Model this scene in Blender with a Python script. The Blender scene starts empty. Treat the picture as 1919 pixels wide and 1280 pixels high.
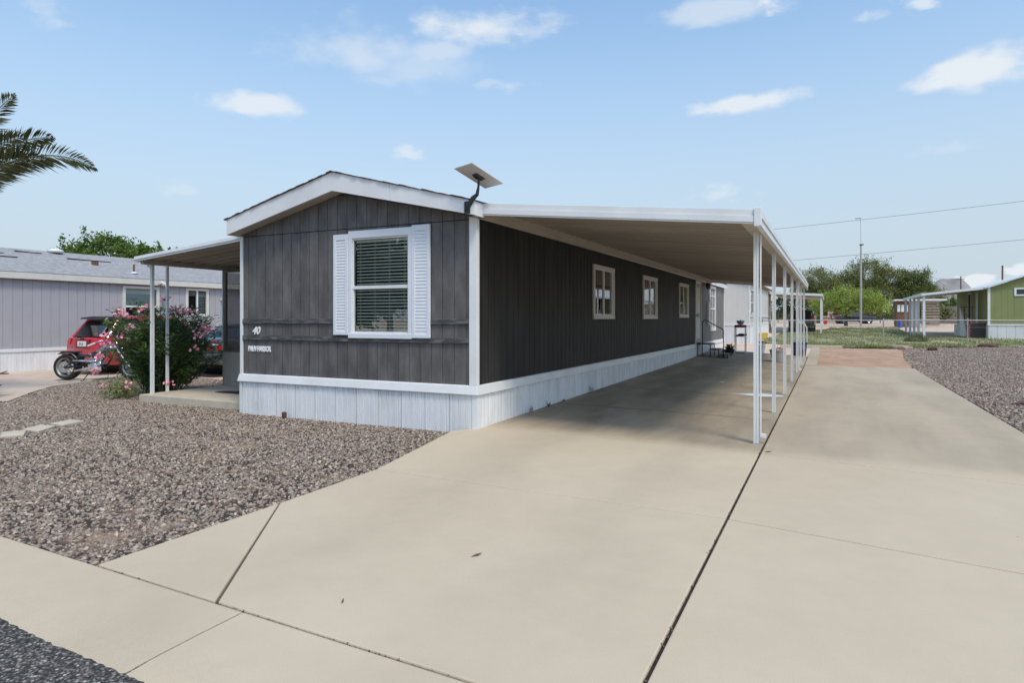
import bpy, bmesh, math, random
import numpy as np
from mathutils import Vector, Matrix
R = math.radians
random.seed(7); rng = np.random.default_rng(7)
S = bpy.context.scene
COL = S.collection

# ------------------------------------------------------------------ camera
cam = bpy.data.objects.new('camera', bpy.data.cameras.new('camera'))
COL.objects.link(cam)
cam.location = (4.404, -7.834, 1.6)
cam.rotation_euler = (R(90), 0, R(26.165))
cam.data.lens = 22.643; cam.data.sensor_width = 36
cam.data.shift_y = -0.0224
cam.data.clip_start = 0.05; cam.data.clip_end = 9000
S.camera = cam

# ------------------------------------------------------------------ light
SUN_EL = R(58); SUN_AZ_VEC = Vector((0.80, -0.60, 0)).normalized()
sun = bpy.data.objects.new('sun', bpy.data.lights.new('sun', 'SUN'))
COL.objects.link(sun)
sun.data.energy = 2.3; sun.data.angle = R(14); sun.data.color = (1, .90, .78)
sdir = Vector((SUN_AZ_VEC.x*math.cos(SUN_EL), SUN_AZ_VEC.y*math.cos(SUN_EL), math.sin(SUN_EL)))
sun.rotation_euler = sdir.to_track_quat('Z', 'Y').to_euler()

S.view_settings.view_transform = 'Standard'
S.view_settings.look = 'None'
S.view_settings.gamma = 1.0
S.view_settings.use_curve_mapping = False
S.view_settings.exposure = 0.0

world = bpy.data.worlds.new('World'); S.world = world
world.use_nodes = True
def build_world():
    nt = world.node_tree; N = nt.nodes; L = nt.links
    for n in list(N): N.remove(n)
    out = N.new('ShaderNodeOutputWorld'); bg = N.new('ShaderNodeBackground')
    bg.inputs['Strength'].default_value = 0.12
    L.new(bg.outputs[0], out.inputs[0])
    sky = N.new('ShaderNodeTexSky'); sky.sky_type = 'NISHITA'; sky.sun_disc = False
    sky.sun_elevation = SUN_EL; sky.sun_rotation = math.atan2(sdir.x, sdir.y)
    sky.air_density = 1.0; sky.dust_density = 1.2; sky.ozone_density = 1.5
    tc = N.new('ShaderNodeTexCoord')
    D = tc.outputs['Generated']
    def m(op, a, b=None, c=None, clamp=False):
        n = N.new('ShaderNodeMath'); n.operation = op; n.use_clamp = clamp
        for i, v in enumerate((a, b, c)):
            if v is None: continue
            if isinstance(v, (int, float)): n.inputs[i].default_value = v
            else: L.new(v, n.inputs[i])
        return n.outputs[0]
    def vm(op, a, b):
        n = N.new('ShaderNodeVectorMath'); n.operation = op
        for i, v in enumerate((a, b)):
            if isinstance(v, (tuple, list, Vector)): n.inputs[i].default_value = tuple(v)
            else: L.new(v, n.inputs[i])
        return n
    nrm = vm('NORMALIZE', D, (0, 0, 0)).outputs[0]
    sep = N.new('ShaderNodeSeparateXYZ'); L.new(nrm, sep.inputs[0])
    z = sep.outputs[2]
    # thin veil of high haze: white, thickest at the horizon
    veil = N.new('ShaderNodeMapRange'); veil.interpolation_type = 'SMOOTHSTEP'
    L.new(z, veil.inputs[0])
    veil.inputs[1].default_value = 0.02; veil.inputs[2].default_value = 0.56
    veil.inputs[3].default_value = VEIL_LOW; veil.inputs[4].default_value = VEIL_HIGH
    mix = N.new('ShaderNodeMix'); mix.data_type = 'RGBA'
    sg = N.new('ShaderNodeVectorMath'); sg.operation = 'MULTIPLY'; L.new(sky.outputs[0], sg.inputs[0]); sg.inputs[1].default_value = (SKY_GAIN*.87, SKY_GAIN*1.01, SKY_GAIN)
    L.new(veil.outputs[0], mix.inputs[0]); L.new(sg.outputs[0], mix.inputs[6])
    mix.inputs[7].default_value = VEIL_COL
    # clouds: soft puffs at fixed directions, broken up by noise
    mp = N.new('ShaderNodeMapping'); mp.inputs['Scale'].default_value = (1, 1, 2.0)
    L.new(nrm, mp.inputs[0])
    n1 = N.new('ShaderNodeTexNoise'); n1.inputs['Scale'].default_value = 9; n1.inputs['Detail'].default_value = 7
    n1.inputs['Roughness'].default_value = 0.55; L.new(mp.outputs[0], n1.inputs[0])
    nz = m('SUBTRACT', n1.outputs[0], 0.5)
    n2 = N.new('ShaderNodeTexNoise'); n2.inputs['Scale'].default_value = 34; n2.inputs['Detail'].default_value = 6; L.new(mp.outputs[0], n2.inputs[0])
    nzs = m('SUBTRACT', n2.outputs[0], 0.5)
    total = None
    for (az, el, a, b, dens, soft) in CLOUDS:
        az = R(az); el = R(el); a = R(a); b = R(b)
        c = Vector((math.cos(az)*math.cos(el), math.sin(az)*math.cos(el), math.sin(el)))
        rt = Vector((math.sin(az), -math.cos(az), 0)); up = rt.cross(c)
        u = m('MULTIPLY', vm('DOT_PRODUCT', nrm, rt).outputs['Value'], 1/a)
        dv = m('SUBTRACT', vm('DOT_PRODUCT', nrm, up).outputs['Value'], 0)
        v = m('MULTIPLY', dv, 1/b)
        r = m('SQRT', m('ADD', m('MULTIPLY', u, u), m('MULTIPLY', v, v)))
        fwd = m('GREATER_THAN', vm('DOT_PRODUCT', nrm, c).outputs['Value'], 0)
        k = m('ADD', m('SUBTRACT', 1.0, r), m('ADD', m('MULTIPLY', nzs if a < R(3) else nz, 2.4), m('MULTIPLY', nzs, .7)))
        mr = N.new('ShaderNodeMapRange'); mr.interpolation_type = 'SMOOTHSTEP'
        L.new(k, mr.inputs[0]); mr.inputs[1].default_value = 0; mr.inputs[2].default_value = soft
        mr.inputs[3].default_value = 0; mr.inputs[4].default_value = dens
        o = m('MULTIPLY', mr.outputs[0], fwd)
        total = o if total is None else m('MAXIMUM', total, o)
    mix2 = N.new('ShaderNodeMix'); mix2.data_type = 'RGBA'
    L.new(total, mix2.inputs[0]); L.new(mix.outputs[2], mix2.inputs[6])
    mix2.inputs[7].default_value = CLOUD_COL
    L.new(mix2.outputs[2], bg.inputs[0])
VEIL_LOW, VEIL_HIGH = 0.93, 0.02
SKY_GAIN = 2.05
VEIL_COL = (4.6, 5.3, 6.0, 1)
CLOUD_COL = (6.9, 7.3, 7.7, 1)
# azimuth (deg, from +X anticlockwise), elevation, half width, half height, density, softness
CLOUDS = [(118.6,24.4,6.3,1.7,.85,.8),(122.5,22.6,3.2,1.0,.5,1.0),(130.5,22.0,7.0,3.0,.50,1.1),(124.5,21.0,7.0,2.2,.36,1.2),(137.2,17.2,4.2,1.05,.8,.75),(128.3,19.9,4.0,1.0,.30,1.1),
          (98.4,24.5,4.8,1.3,.55,.8),(94.6,24.6,1.3,1.0,.8,.8),(95.9,17.4,4.8,1.05,.85,.7),(80.2,17.7,4.4,1.6,.9,.7),(84.1,22.6,1.7,.8,.7,.9),(86.8,22.4,1.2,.6,.4,.9),
          (125.2,14.2,1.7,.6,.6,.9),(98.2,10.5,2.6,.9,.5,1.0),(82.5,12.4,2.5,.5,.22,1.0),(116.6,19.9,2.6,.7,.32,1.0),
          (80.3,2.6,1.4,.75,.9,.45),(77.6,3.4,1.5,.75,.9,.45),(143.4,10.2,1.8,.7,.3,1.0),(152,21,1.2,1.2,.3,1.0),(55,19,8,3,.7,.9),(30,24,9,3,.7,.9),
          (170,20,8,3,.6,.9),(205,28,9,4,.6,.9),(250,22,10,4,.7,.9),(300,26,9,4,.7,.9),(345,20,9,3,.7,.9)]
build_world()

# ------------------------------------------------------------------ materials
MATS = {}
def mat(name, col, rough=.7, vary=0., nscale=4., detail=5., col2=None, stretch=(1,1,1), bump=0., bscale=40.,
        metal=0., spec=.5, rnd=0., lo=.35, hi=.65, fine=0., fscale=120., coat=0.):
    if name in MATS: return MATS[name]
    m = bpy.data.materials.new(name); m.use_nodes = True
    nt = m.node_tree; N = nt.nodes; L = nt.links
    p = N['Principled BSDF']
    p.inputs['Roughness'].default_value = rough; p.inputs['Metallic'].default_value = metal
    p.inputs['Specular IOR Level'].default_value = spec
    if coat: p.inputs['Coat Weight'].default_value = coat; p.inputs['Coat Roughness'].default_value = .05
    tc = N.new('ShaderNodeTexCoord'); geo = N.new('ShaderNodeNewGeometry')
    mp = N.new('ShaderNodeMapping'); mp.inputs['Scale'].default_value = stretch
    L.new(geo.outputs['Position'], mp.inputs[0])
    c2 = col2 if col2 else tuple(min(1, c*(1+vary)) for c in col)
    c1 = col if col2 else tuple(c*(1-vary) for c in col)
    last = None
    if vary or col2:
        n = N.new('ShaderNodeTexNoise'); n.inputs['Scale'].default_value = nscale; n.inputs['Detail'].default_value = detail
        n.inputs['Roughness'].default_value = .6
        L.new(mp.outputs[0], n.inputs[0])
        r = N.new('ShaderNodeValToRGB'); L.new(n.outputs[0], r.inputs[0])
        r.color_ramp.elements[0].position = lo; r.color_ramp.elements[1].position = hi
        r.color_ramp.elements[0].color = (*c1, 1); r.color_ramp.elements[1].color = (*c2, 1)
        last = r.outputs[0]
    else:
        rgb = N.new('ShaderNodeRGB'); rgb.outputs[0].default_value = (*col, 1); last = rgb.outputs[0]
    def hv(src, val):
        h = N.new('ShaderNodeHueSaturation'); L.new(src, h.inputs['Color']); L.new(val, h.inputs['Value']); return h.outputs[0]
    def mr(src, a, b):
        q = N.new('ShaderNodeMapRange'); L.new(src, q.inputs[0]); q.inputs[3].default_value = a; q.inputs[4].default_value = b
        return q.outputs[0]
    if fine:
        n = N.new('ShaderNodeTexNoise'); n.inputs['Scale'].default_value = fscale; n.inputs['Detail'].default_value = 3
        L.new(mp.outputs[0], n.inputs[0]); last = hv(last, mr(n.outputs[0], 1-fine*1.6, 1+fine*1.6))
    if rnd:
        oi = N.new('ShaderNodeObjectInfo'); last = hv(last, mr(oi.outputs['Random'], 1-rnd, 1+rnd))
    L.new(last, p.inputs['Base Color'])
    if bump:
        b = N.new('ShaderNodeBump'); b.inputs['Strength'].default_value = bump; b.inputs['Distance'].default_value = .01
        n = N.new('ShaderNodeTexNoise'); n.inputs['Scale'].default_value = bscale; n.inputs['Detail'].default_value = 4
        L.new(mp.outputs[0], n.inputs[0]); L.new(n.outputs[0], b.inputs['Height']); L.new(b.outputs[0], p.inputs['Normal'])
    MATS[name] = m
    return m

def glass_mat(name, tint=.75, f=.25, rough=.0):
    m = bpy.data.materials.new(name); m.use_nodes = True
    nt = m.node_tree; N = nt.nodes; L = nt.links
    N.remove(N['Principled BSDF']); out = N['Material Output']
    t = N.new('ShaderNodeBsdfTransparent'); t.inputs[0].default_value = (tint, tint*1.02, tint, 1)
    g = N.new('ShaderNodeBsdfGlossy'); g.inputs['Roughness'].default_value = rough
    fr = N.new('ShaderNodeFresnel'); fr.inputs[0].default_value = 1.5
    a = N.new('ShaderNodeMath'); a.operation = 'ADD'; a.inputs[1].default_value = f; a.use_clamp = True
    L.new(fr.outputs[0], a.inputs[0])
    mx = N.new('ShaderNodeMixShader'); L.new(a.outputs[0], mx.inputs[0]); L.new(t.outputs[0], mx.inputs[1]); L.new(g.outputs[0], mx.inputs[2])
    L.new(mx.outputs[0], out.inputs[0])
    return m

def screen_mat(name, col, dens):
    m = bpy.data.materials.new(name); m.use_nodes = True
    nt = m.node_tree; N = nt.nodes; L = nt.links
    p = N['Principled BSDF']; p.inputs['Base Color'].default_value = (*col, 1); p.inputs['Roughness'].default_value = .8
    t = N.new('ShaderNodeBsdfTransparent'); mx = N.new('ShaderNodeMixShader'); mx.inputs[0].default_value = dens
    L.new(t.outputs[0], mx.inputs[1]); L.new(p.outputs[0], mx.inputs[2]); L.new(mx.outputs[0], N['Material Output'].inputs[0])
    return m

def leaf_mat(name, c1, c2, tr=.25, gloss=.5):
    m = bpy.data.materials.new(name); m.use_nodes = True
    nt = m.node_tree; N = nt.nodes; L = nt.links
    p = N['Principled BSDF']; p.inputs['Roughness'].default_value = gloss; p.inputs['Specular IOR Level'].default_value = .35
    geo = N.new('ShaderNodeNewGeometry')
    r = N.new('ShaderNodeValToRGB'); r.color_ramp.elements[0].color = (*c1, 1); r.color_ramp.elements[1].color = (*c2, 1)
    n = N.new('ShaderNodeTexNoise'); n.inputs['Scale'].default_value = 1.7; n.inputs['Detail'].default_value = 2
    L.new(geo.outputs['Position'], n.inputs[0])
    a = N.new('ShaderNodeMath'); a.operation = 'MULTIPLY_ADD'; a.inputs[1].default_value = .55
    L.new(geo.outputs['Random Per Island'], a.inputs[0])
    b = N.new('ShaderNodeMath'); b.operation = 'MULTIPLY_ADD'; b.inputs[1].default_value = 1.6; b.inputs[2].default_value = -.58
    L.new(n.outputs[0], b.inputs[0]); L.new(b.outputs[0], a.inputs[2]); L.new(a.outputs[0], r.inputs[0])
    L.new(r.outputs[0], p.inputs['Base Color'])
    tl = N.new('ShaderNodeBsdfTranslucent'); L.new(r.outputs[0], tl.inputs[0])
    mx = N.new('ShaderNodeMixShader'); mx.inputs[0].default_value = tr
    L.new(p.outputs[0], mx.inputs[1]); L.new(tl.outputs[0], mx.inputs[2]); L.new(mx.outputs[0], N['Material Output'].inputs[0])
    return m

M = {}
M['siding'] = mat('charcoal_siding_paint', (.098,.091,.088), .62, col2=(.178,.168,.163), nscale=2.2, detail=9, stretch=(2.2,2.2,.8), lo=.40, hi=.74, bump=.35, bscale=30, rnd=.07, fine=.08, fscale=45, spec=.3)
M['siding_shaded'] = mat('charcoal_paint_shaded', (.019,.0178,.0172), .6, col2=(.034,.032,.031), nscale=1.4, detail=6, stretch=(2,2,.6), bump=.3, bscale=30, rnd=.07, spec=.25)  # same charcoal paint, darkened: carport shade put into the colour
M['siding_lit'] = mat('charcoal_paint_lit', (.13,.125,.12), .6, col2=(.20,.19,.185), nscale=1.4, detail=6, stretch=(2,2,.6), bump=.3, bscale=30, rnd=.05)  # same paint lightened: open daylight past the carport put into the colour
M['band'] = mat('weathered_band_paint', (.05,.049,.05), .7, col2=(.19,.185,.185), nscale=5, detail=9, stretch=(1,2,6), lo=.45, hi=.75, bump=.6, bscale=40)
M['white'] = mat('white_trim_paint', (.73,.73,.73), .5, vary=.06, nscale=1.6, detail=8, fine=.02, fscale=60, bump=.05)
M['skirt'] = mat('white_vinyl_skirting', (.66,.665,.68), .55, col2=(.76,.765,.775), nscale=3, detail=8, stretch=(1,1,.5), lo=.3, hi=.6, rnd=.03)
M['shutter'] = mat('white_shutter_plastic', (.72,.735,.77), .5, vary=.02)
M['alum'] = mat('white_aluminium', (.70,.71,.715), .38, vary=.05, nscale=2, detail=6)
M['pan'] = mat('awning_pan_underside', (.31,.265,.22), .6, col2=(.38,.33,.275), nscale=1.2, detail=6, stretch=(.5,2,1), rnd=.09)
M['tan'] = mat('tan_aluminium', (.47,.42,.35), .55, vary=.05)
M['redshingle'] = mat('red_brown_shingle', (.055,.02,.014), .9, col2=(.12,.05,.035), nscale=20, bump=.6, bscale=90)
M['dark'] = mat('dark_gap', (.012,.012,.012), .9)
M['interior'] = mat('dim_interior', (.05,.047,.04), .9, vary=.3, nscale=1.5)
M['blind'] = mat('cream_blind', (.85,.84,.76), .6)
M['glass'] = glass_mat('window_glass', .98, .03)
M['glass_side'] = glass_mat('window_glass_side', .7, .30)
M['black'] = mat('black_metal', (.015,.015,.016), .4, vary=.2)
M['blackpl'] = mat('black_rubber', (.012,.012,.012), .6, vary=.2, nscale=20)
M['chrome'] = mat('chrome', (.75,.75,.76), .12, metal=1.)
M['steel'] = mat('galvanised_steel', (.42,.41,.39), .5, vary=.15, nscale=12, metal=.6)
M['asphalt'] = None
M['dirt'] = mat('tan_sand_ground', (.50,.37,.28), .95, col2=(.64,.50,.39), nscale=.6, detail=9, bump=.4, bscale=12, fine=.08, fscale=30)
M['reddirt'] = mat('reddish_dirt', (.33,.20,.125), .95, col2=(.47,.305,.205), nscale=1.3, detail=9, lo=.35, hi=.65, bump=.7, bscale=14, fine=.10, fscale=30)
M['gravelbase'] = mat('gravel_underlay', (.035,.025,.02), .95, col2=(.36,.25,.165), nscale=1.2, detail=9, lo=.52, hi=.68, bump=1, bscale=60)
M['ndrive'] = mat('tan_concrete', (.46,.36,.28), .9, col2=(.58,.47,.37), nscale=1.2, detail=8, bump=.1, bscale=60)
M['paver'] = mat('beige_paver', (.52,.455,.36), .9, vary=.08, nscale=6, bump=.3, bscale=80)
M['lavender'] = mat('lavender_grey_siding', (.375,.365,.39), .65, vary=.03, nscale=1.5, rnd=.02)
M['creamtrim'] = mat('cream_trim', (.62,.60,.55), .6, vary=.04)
M['red'] = mat('red_car_paint', (.46,.010,.024), .25, coat=1., spec=.5)
M['carglass'] = mat('dark_car_glass', (.012,.014,.016), .06, spec=.9)
M['silver'] = mat('dark_grey_car_paint', (.10,.11,.115), .3, metal=.5, coat=.8)
M['tail'] = mat('tail_light_red', (.55,.01,.012), .2)
M['plate'] = mat('plate_white', (.75,.75,.75), .4)
M['olive'] = mat('olive_green_siding', (.215,.235,.095), .7, col2=(.25,.27,.115), nscale=.8, detail=5, rnd=.03)
M['cream'] = mat('cream_siding', (.62,.60,.56), .7, vary=.03, nscale=.8, rnd=.015)
M['beige'] = mat('beige_stucco', (.42,.36,.28), .85, vary=.05)
M['brown'] = mat('brown_wood', (.10,.05,.03), .8, col2=(.2,.11,.07), nscale=6, stretch=(1,1,6))
M['wood'] = mat('pale_timber', (.30,.24,.185), .8, vary=.2, nscale=6, rnd=.15)
M['bark'] = mat('rough_bark', (.06,.045,.035), .95, col2=(.14,.11,.085), nscale=9, stretch=(3,3,1), bump=1, bscale=25)
M['potgrey'] = mat('grey_pot', (.40,.39,.37), .6, vary=.08)
M['potwhite'] = mat('white_pot', (.72,.71,.68), .5, vary=.05)
M['bluepot'] = mat('blue_glazed', (.16,.27,.42), .35, vary=.2, nscale=20)
M['redcloth'] = mat('red_cloth', (.28,.02,.025), .9, vary=.2, nscale=15)
M['bluebin'] = mat('navy_plastic', (.02,.035,.10), .4)
M['yellow'] = mat('yellow_plastic', (.62,.44,.07), .5, vary=.1)
M['num'] = mat('white_enamel', (.85,.85,.85), .4)
M['dish'] = mat('grey_white_plastic', (.62,.61,.59), .5, vary=.02)

def block_mat(name, c1, c2, mortar, w, h, axis='xz', bump=.4, offset=.5, msize=.02):
    m = bpy.data.materials.new(name); m.use_nodes = True
    nt = m.node_tree; N = nt.nodes; L = nt.links; p = N['Principled BSDF']; p.inputs['Roughness'].default_value = .9
    geo = N.new('ShaderNodeNewGeometry'); sp = N.new('ShaderNodeSeparateXYZ'); L.new(geo.outputs['Position'], sp.inputs[0])
    cb = N.new('ShaderNodeCombineXYZ')
    L.new(sp.outputs['XYZ'.index(axis[0].upper())], cb.inputs[0]); L.new(sp.outputs['XYZ'.index(axis[1].upper())], cb.inputs[1])
    b = N.new('ShaderNodeTexBrick'); L.new(cb.outputs[0], b.inputs[0]); b.inputs['Scale'].default_value = 1
    b.inputs['Brick Width'].default_value = w; b.inputs['Row Height'].default_value = h; b.inputs['Mortar Size'].default_value = msize; b.offset = offset
    b.inputs['Color1'].default_value = (*c1, 1); b.inputs['Color2'].default_value = (*c2, 1); b.inputs['Mortar'].default_value = (*mortar, 1)
    L.new(b.outputs[0], p.inputs['Base Color'])
    bp = N.new('ShaderNodeBump'); bp.inputs['Strength'].default_value = bump; bp.invert = True; L.new(b.outputs['Fac'], bp.inputs['Height']); L.new(bp.outputs[0], p.inputs['Normal'])
    return m
M['blockwall'] = block_mat('grey_block', (.17,.14,.13), (.22,.18,.165), (.09,.075,.07), .4, .2)
M['shingle'] = block_mat('grey_shingle', (.33,.325,.335), (.42,.415,.42), (.20,.195,.20), .32, .17, 'yx', bump=.3, msize=.012)

def concrete_mat():
    m = bpy.data.materials.new('driveway_concrete'); m.use_nodes = True
    nt = m.node_tree; N = nt.nodes; L = nt.links; p = N['Principled BSDF']; p.inputs['Roughness'].default_value = .82
    p.inputs['Specular IOR Level'].default_value = .35
    geo = N.new('ShaderNodeNewGeometry'); P = geo.outputs['Position']
    def noise(scale, detail, stretch=(1,1,1), rough=.6):
        mp = N.new('ShaderNodeMapping'); mp.inputs['Scale'].default_value = stretch; L.new(P, mp.inputs[0])
        n = N.new('ShaderNodeTexNoise'); n.inputs['Scale'].default_value = scale; n.inputs['Detail'].default_value = detail
        n.inputs['Roughness'].default_value = rough; L.new(mp.outputs[0], n.inputs[0]); return n.outputs[0]
    def m_(op, a, b=None, c=None, clamp=False):
        n = N.new('ShaderNodeMath'); n.operation = op; n.use_clamp = clamp
        for i, v in enumerate((a, b, c)):
            if v is None: continue
            if isinstance(v, (int, float)): n.inputs[i].default_value = v
            else: L.new(v, n.inputs[i])
        return n.outputs[0]
    def mr(src, f0, f1, t0, t1, smooth=True):
        q = N.new('ShaderNodeMapRange'); q.interpolation_type = 'SMOOTHSTEP' if smooth else 'LINEAR'
        L.new(src, q.inputs[0]); q.inputs[1].default_value = f0; q.inputs[2].default_value = f1; q.inputs[3].default_value = t0; q.inputs[4].default_value = t1
        return q.outputs[0]
    sp = N.new('ShaderNodeSeparateXYZ'); L.new(P, sp.inputs[0]); x, y = sp.outputs[0], sp.outputs[1]
    ramp = N.new('ShaderNodeValToRGB'); L.new(noise(.5, 7), ramp.inputs[0])
    e = ramp.color_ramp.elements; e[0].position = .35; e[0].color = (.505,.415,.30,1); e[1].position = .65; e[1].color = (.54,.45,.33,1)
    # old tyre marks and grime inside the carport bay, streaked along the way cars roll
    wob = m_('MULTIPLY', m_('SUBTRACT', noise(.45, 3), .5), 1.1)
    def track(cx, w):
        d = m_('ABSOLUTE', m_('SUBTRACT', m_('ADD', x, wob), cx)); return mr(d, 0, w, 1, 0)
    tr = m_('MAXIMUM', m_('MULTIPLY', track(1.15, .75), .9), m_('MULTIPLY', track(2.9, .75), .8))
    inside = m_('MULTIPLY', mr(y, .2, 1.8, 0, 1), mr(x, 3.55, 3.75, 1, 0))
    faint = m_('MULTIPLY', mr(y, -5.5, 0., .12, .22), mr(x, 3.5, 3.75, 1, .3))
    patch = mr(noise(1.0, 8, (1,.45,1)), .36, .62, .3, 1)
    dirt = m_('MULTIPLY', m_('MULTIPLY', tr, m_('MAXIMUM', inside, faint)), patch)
    # ageing plus painted-in roof shade on the covered slabs and far bay
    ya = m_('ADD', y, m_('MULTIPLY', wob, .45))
    age_shade = m_('MULTIPLY', mr(ya, .05, .75, 0, 1), mr(noise(.8, 8, (1.6,.35,1)), .3, .7, .38, .85))
    age_shade = m_('MULTIPLY', age_shade, mr(x, 3.66, 3.68, 1.0, .55))
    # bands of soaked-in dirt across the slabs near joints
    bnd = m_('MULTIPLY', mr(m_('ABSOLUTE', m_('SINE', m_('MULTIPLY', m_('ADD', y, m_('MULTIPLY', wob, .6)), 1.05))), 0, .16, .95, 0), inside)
    tot = m_('MAXIMUM', m_('MAXIMUM', dirt, age_shade), bnd)
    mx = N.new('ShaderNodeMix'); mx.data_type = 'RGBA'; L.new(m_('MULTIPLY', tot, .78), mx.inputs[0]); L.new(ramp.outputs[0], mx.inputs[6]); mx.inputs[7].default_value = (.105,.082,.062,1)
    # small spots
    vor = N.new('ShaderNodeTexVoronoi'); vor.inputs['Scale'].default_value = 1.6; L.new(P, vor.inputs[0])
    spot = mr(vor.outputs['Distance'], .012, .022, .75, 0)
    mx2 = N.new('ShaderNodeMix'); mx2.data_type = 'RGBA'; L.new(spot, mx2.inputs[0]); L.new(mx.outputs[2], mx2.inputs[6]); mx2.inputs[7].default_value = (.10,.08,.06,1)
    h = N.new('ShaderNodeHueSaturation'); L.new(mx2.outputs[2], h.inputs['Color']); L.new(mr(noise(140, 3), .3, .7, .93, 1.07, False), h.inputs['Value'])
    h2 = N.new('ShaderNodeHueSaturation'); L.new(h.outputs[0], h2.inputs['Color']); L.new(mr(noise(3.5, 8, (1,1,1), .7), .3, .7, .975, 1.025), h2.inputs['Value'])
    oi = N.new('ShaderNodeObjectInfo'); h3 = N.new('ShaderNodeHueSaturation'); L.new(h2.outputs[0], h3.inputs['Color']); L.new(mr(oi.outputs['Random'], 0, 1, .985, 1.015, False), h3.inputs['Value'])
    L.new(h3.outputs[0], p.inputs['Base Color'])
    b = N.new('ShaderNodeBump'); b.inputs['Strength'].default_value = .25; b.inputs['Distance'].default_value = .004
    L.new(noise(160, 4, (1,1,1), .7), b.inputs['Height']); L.new(b.outputs[0], p.inputs['Normal'])
    return m
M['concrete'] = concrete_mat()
def asphalt_mat():
    m = bpy.data.materials.new('asphalt'); m.use_nodes = True
    nt = m.node_tree; N = nt.nodes; L = nt.links; p = N['Principled BSDF']; p.inputs['Roughness'].default_value = .85
    geo = N.new('ShaderNodeNewGeometry'); v = N.new('ShaderNodeTexVoronoi'); v.inputs['Scale'].default_value = 75; L.new(geo.outputs['Position'], v.inputs[0])
    sp = N.new('ShaderNodeSeparateXYZ'); L.new(v.outputs['Color'], sp.inputs[0])
    r = N.new('ShaderNodeValToRGB'); L.new(sp.outputs[0], r.inputs[0]); cr = r.color_ramp
    cr.elements[0].color = (.04,.036,.032,1); cr.elements[1].color = (.50,.45,.39,1)
    for ps, c in ((.35,(.075,.068,.06)),(.6,(.14,.126,.11)),(.85,(.25,.225,.195))): e = cr.elements.new(ps); e.color = (*c, 1)
    mr = N.new('ShaderNodeMapRange'); L.new(v.outputs['Distance'], mr.inputs[0]); mr.inputs[1].default_value = .35; mr.inputs[2].default_value = .7; mr.inputs[3].default_value = 1; mr.inputs[4].default_value = .25
    h = N.new('ShaderNodeHueSaturation'); L.new(r.outputs[0], h.inputs['Color']); L.new(mr.outputs[0], h.inputs['Value']); L.new(h.outputs[0], p.inputs['Base Color'])
    b = N.new('ShaderNodeBump'); b.inputs['Strength'].default_value = .9; b.inputs['Distance'].default_value = .006; b.invert = True; L.new(v.outputs['Distance'], b.inputs['Height']); L.new(b.outputs[0], p.inputs['Normal'])
    return m
M['asphalt'] = asphalt_mat()

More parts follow.
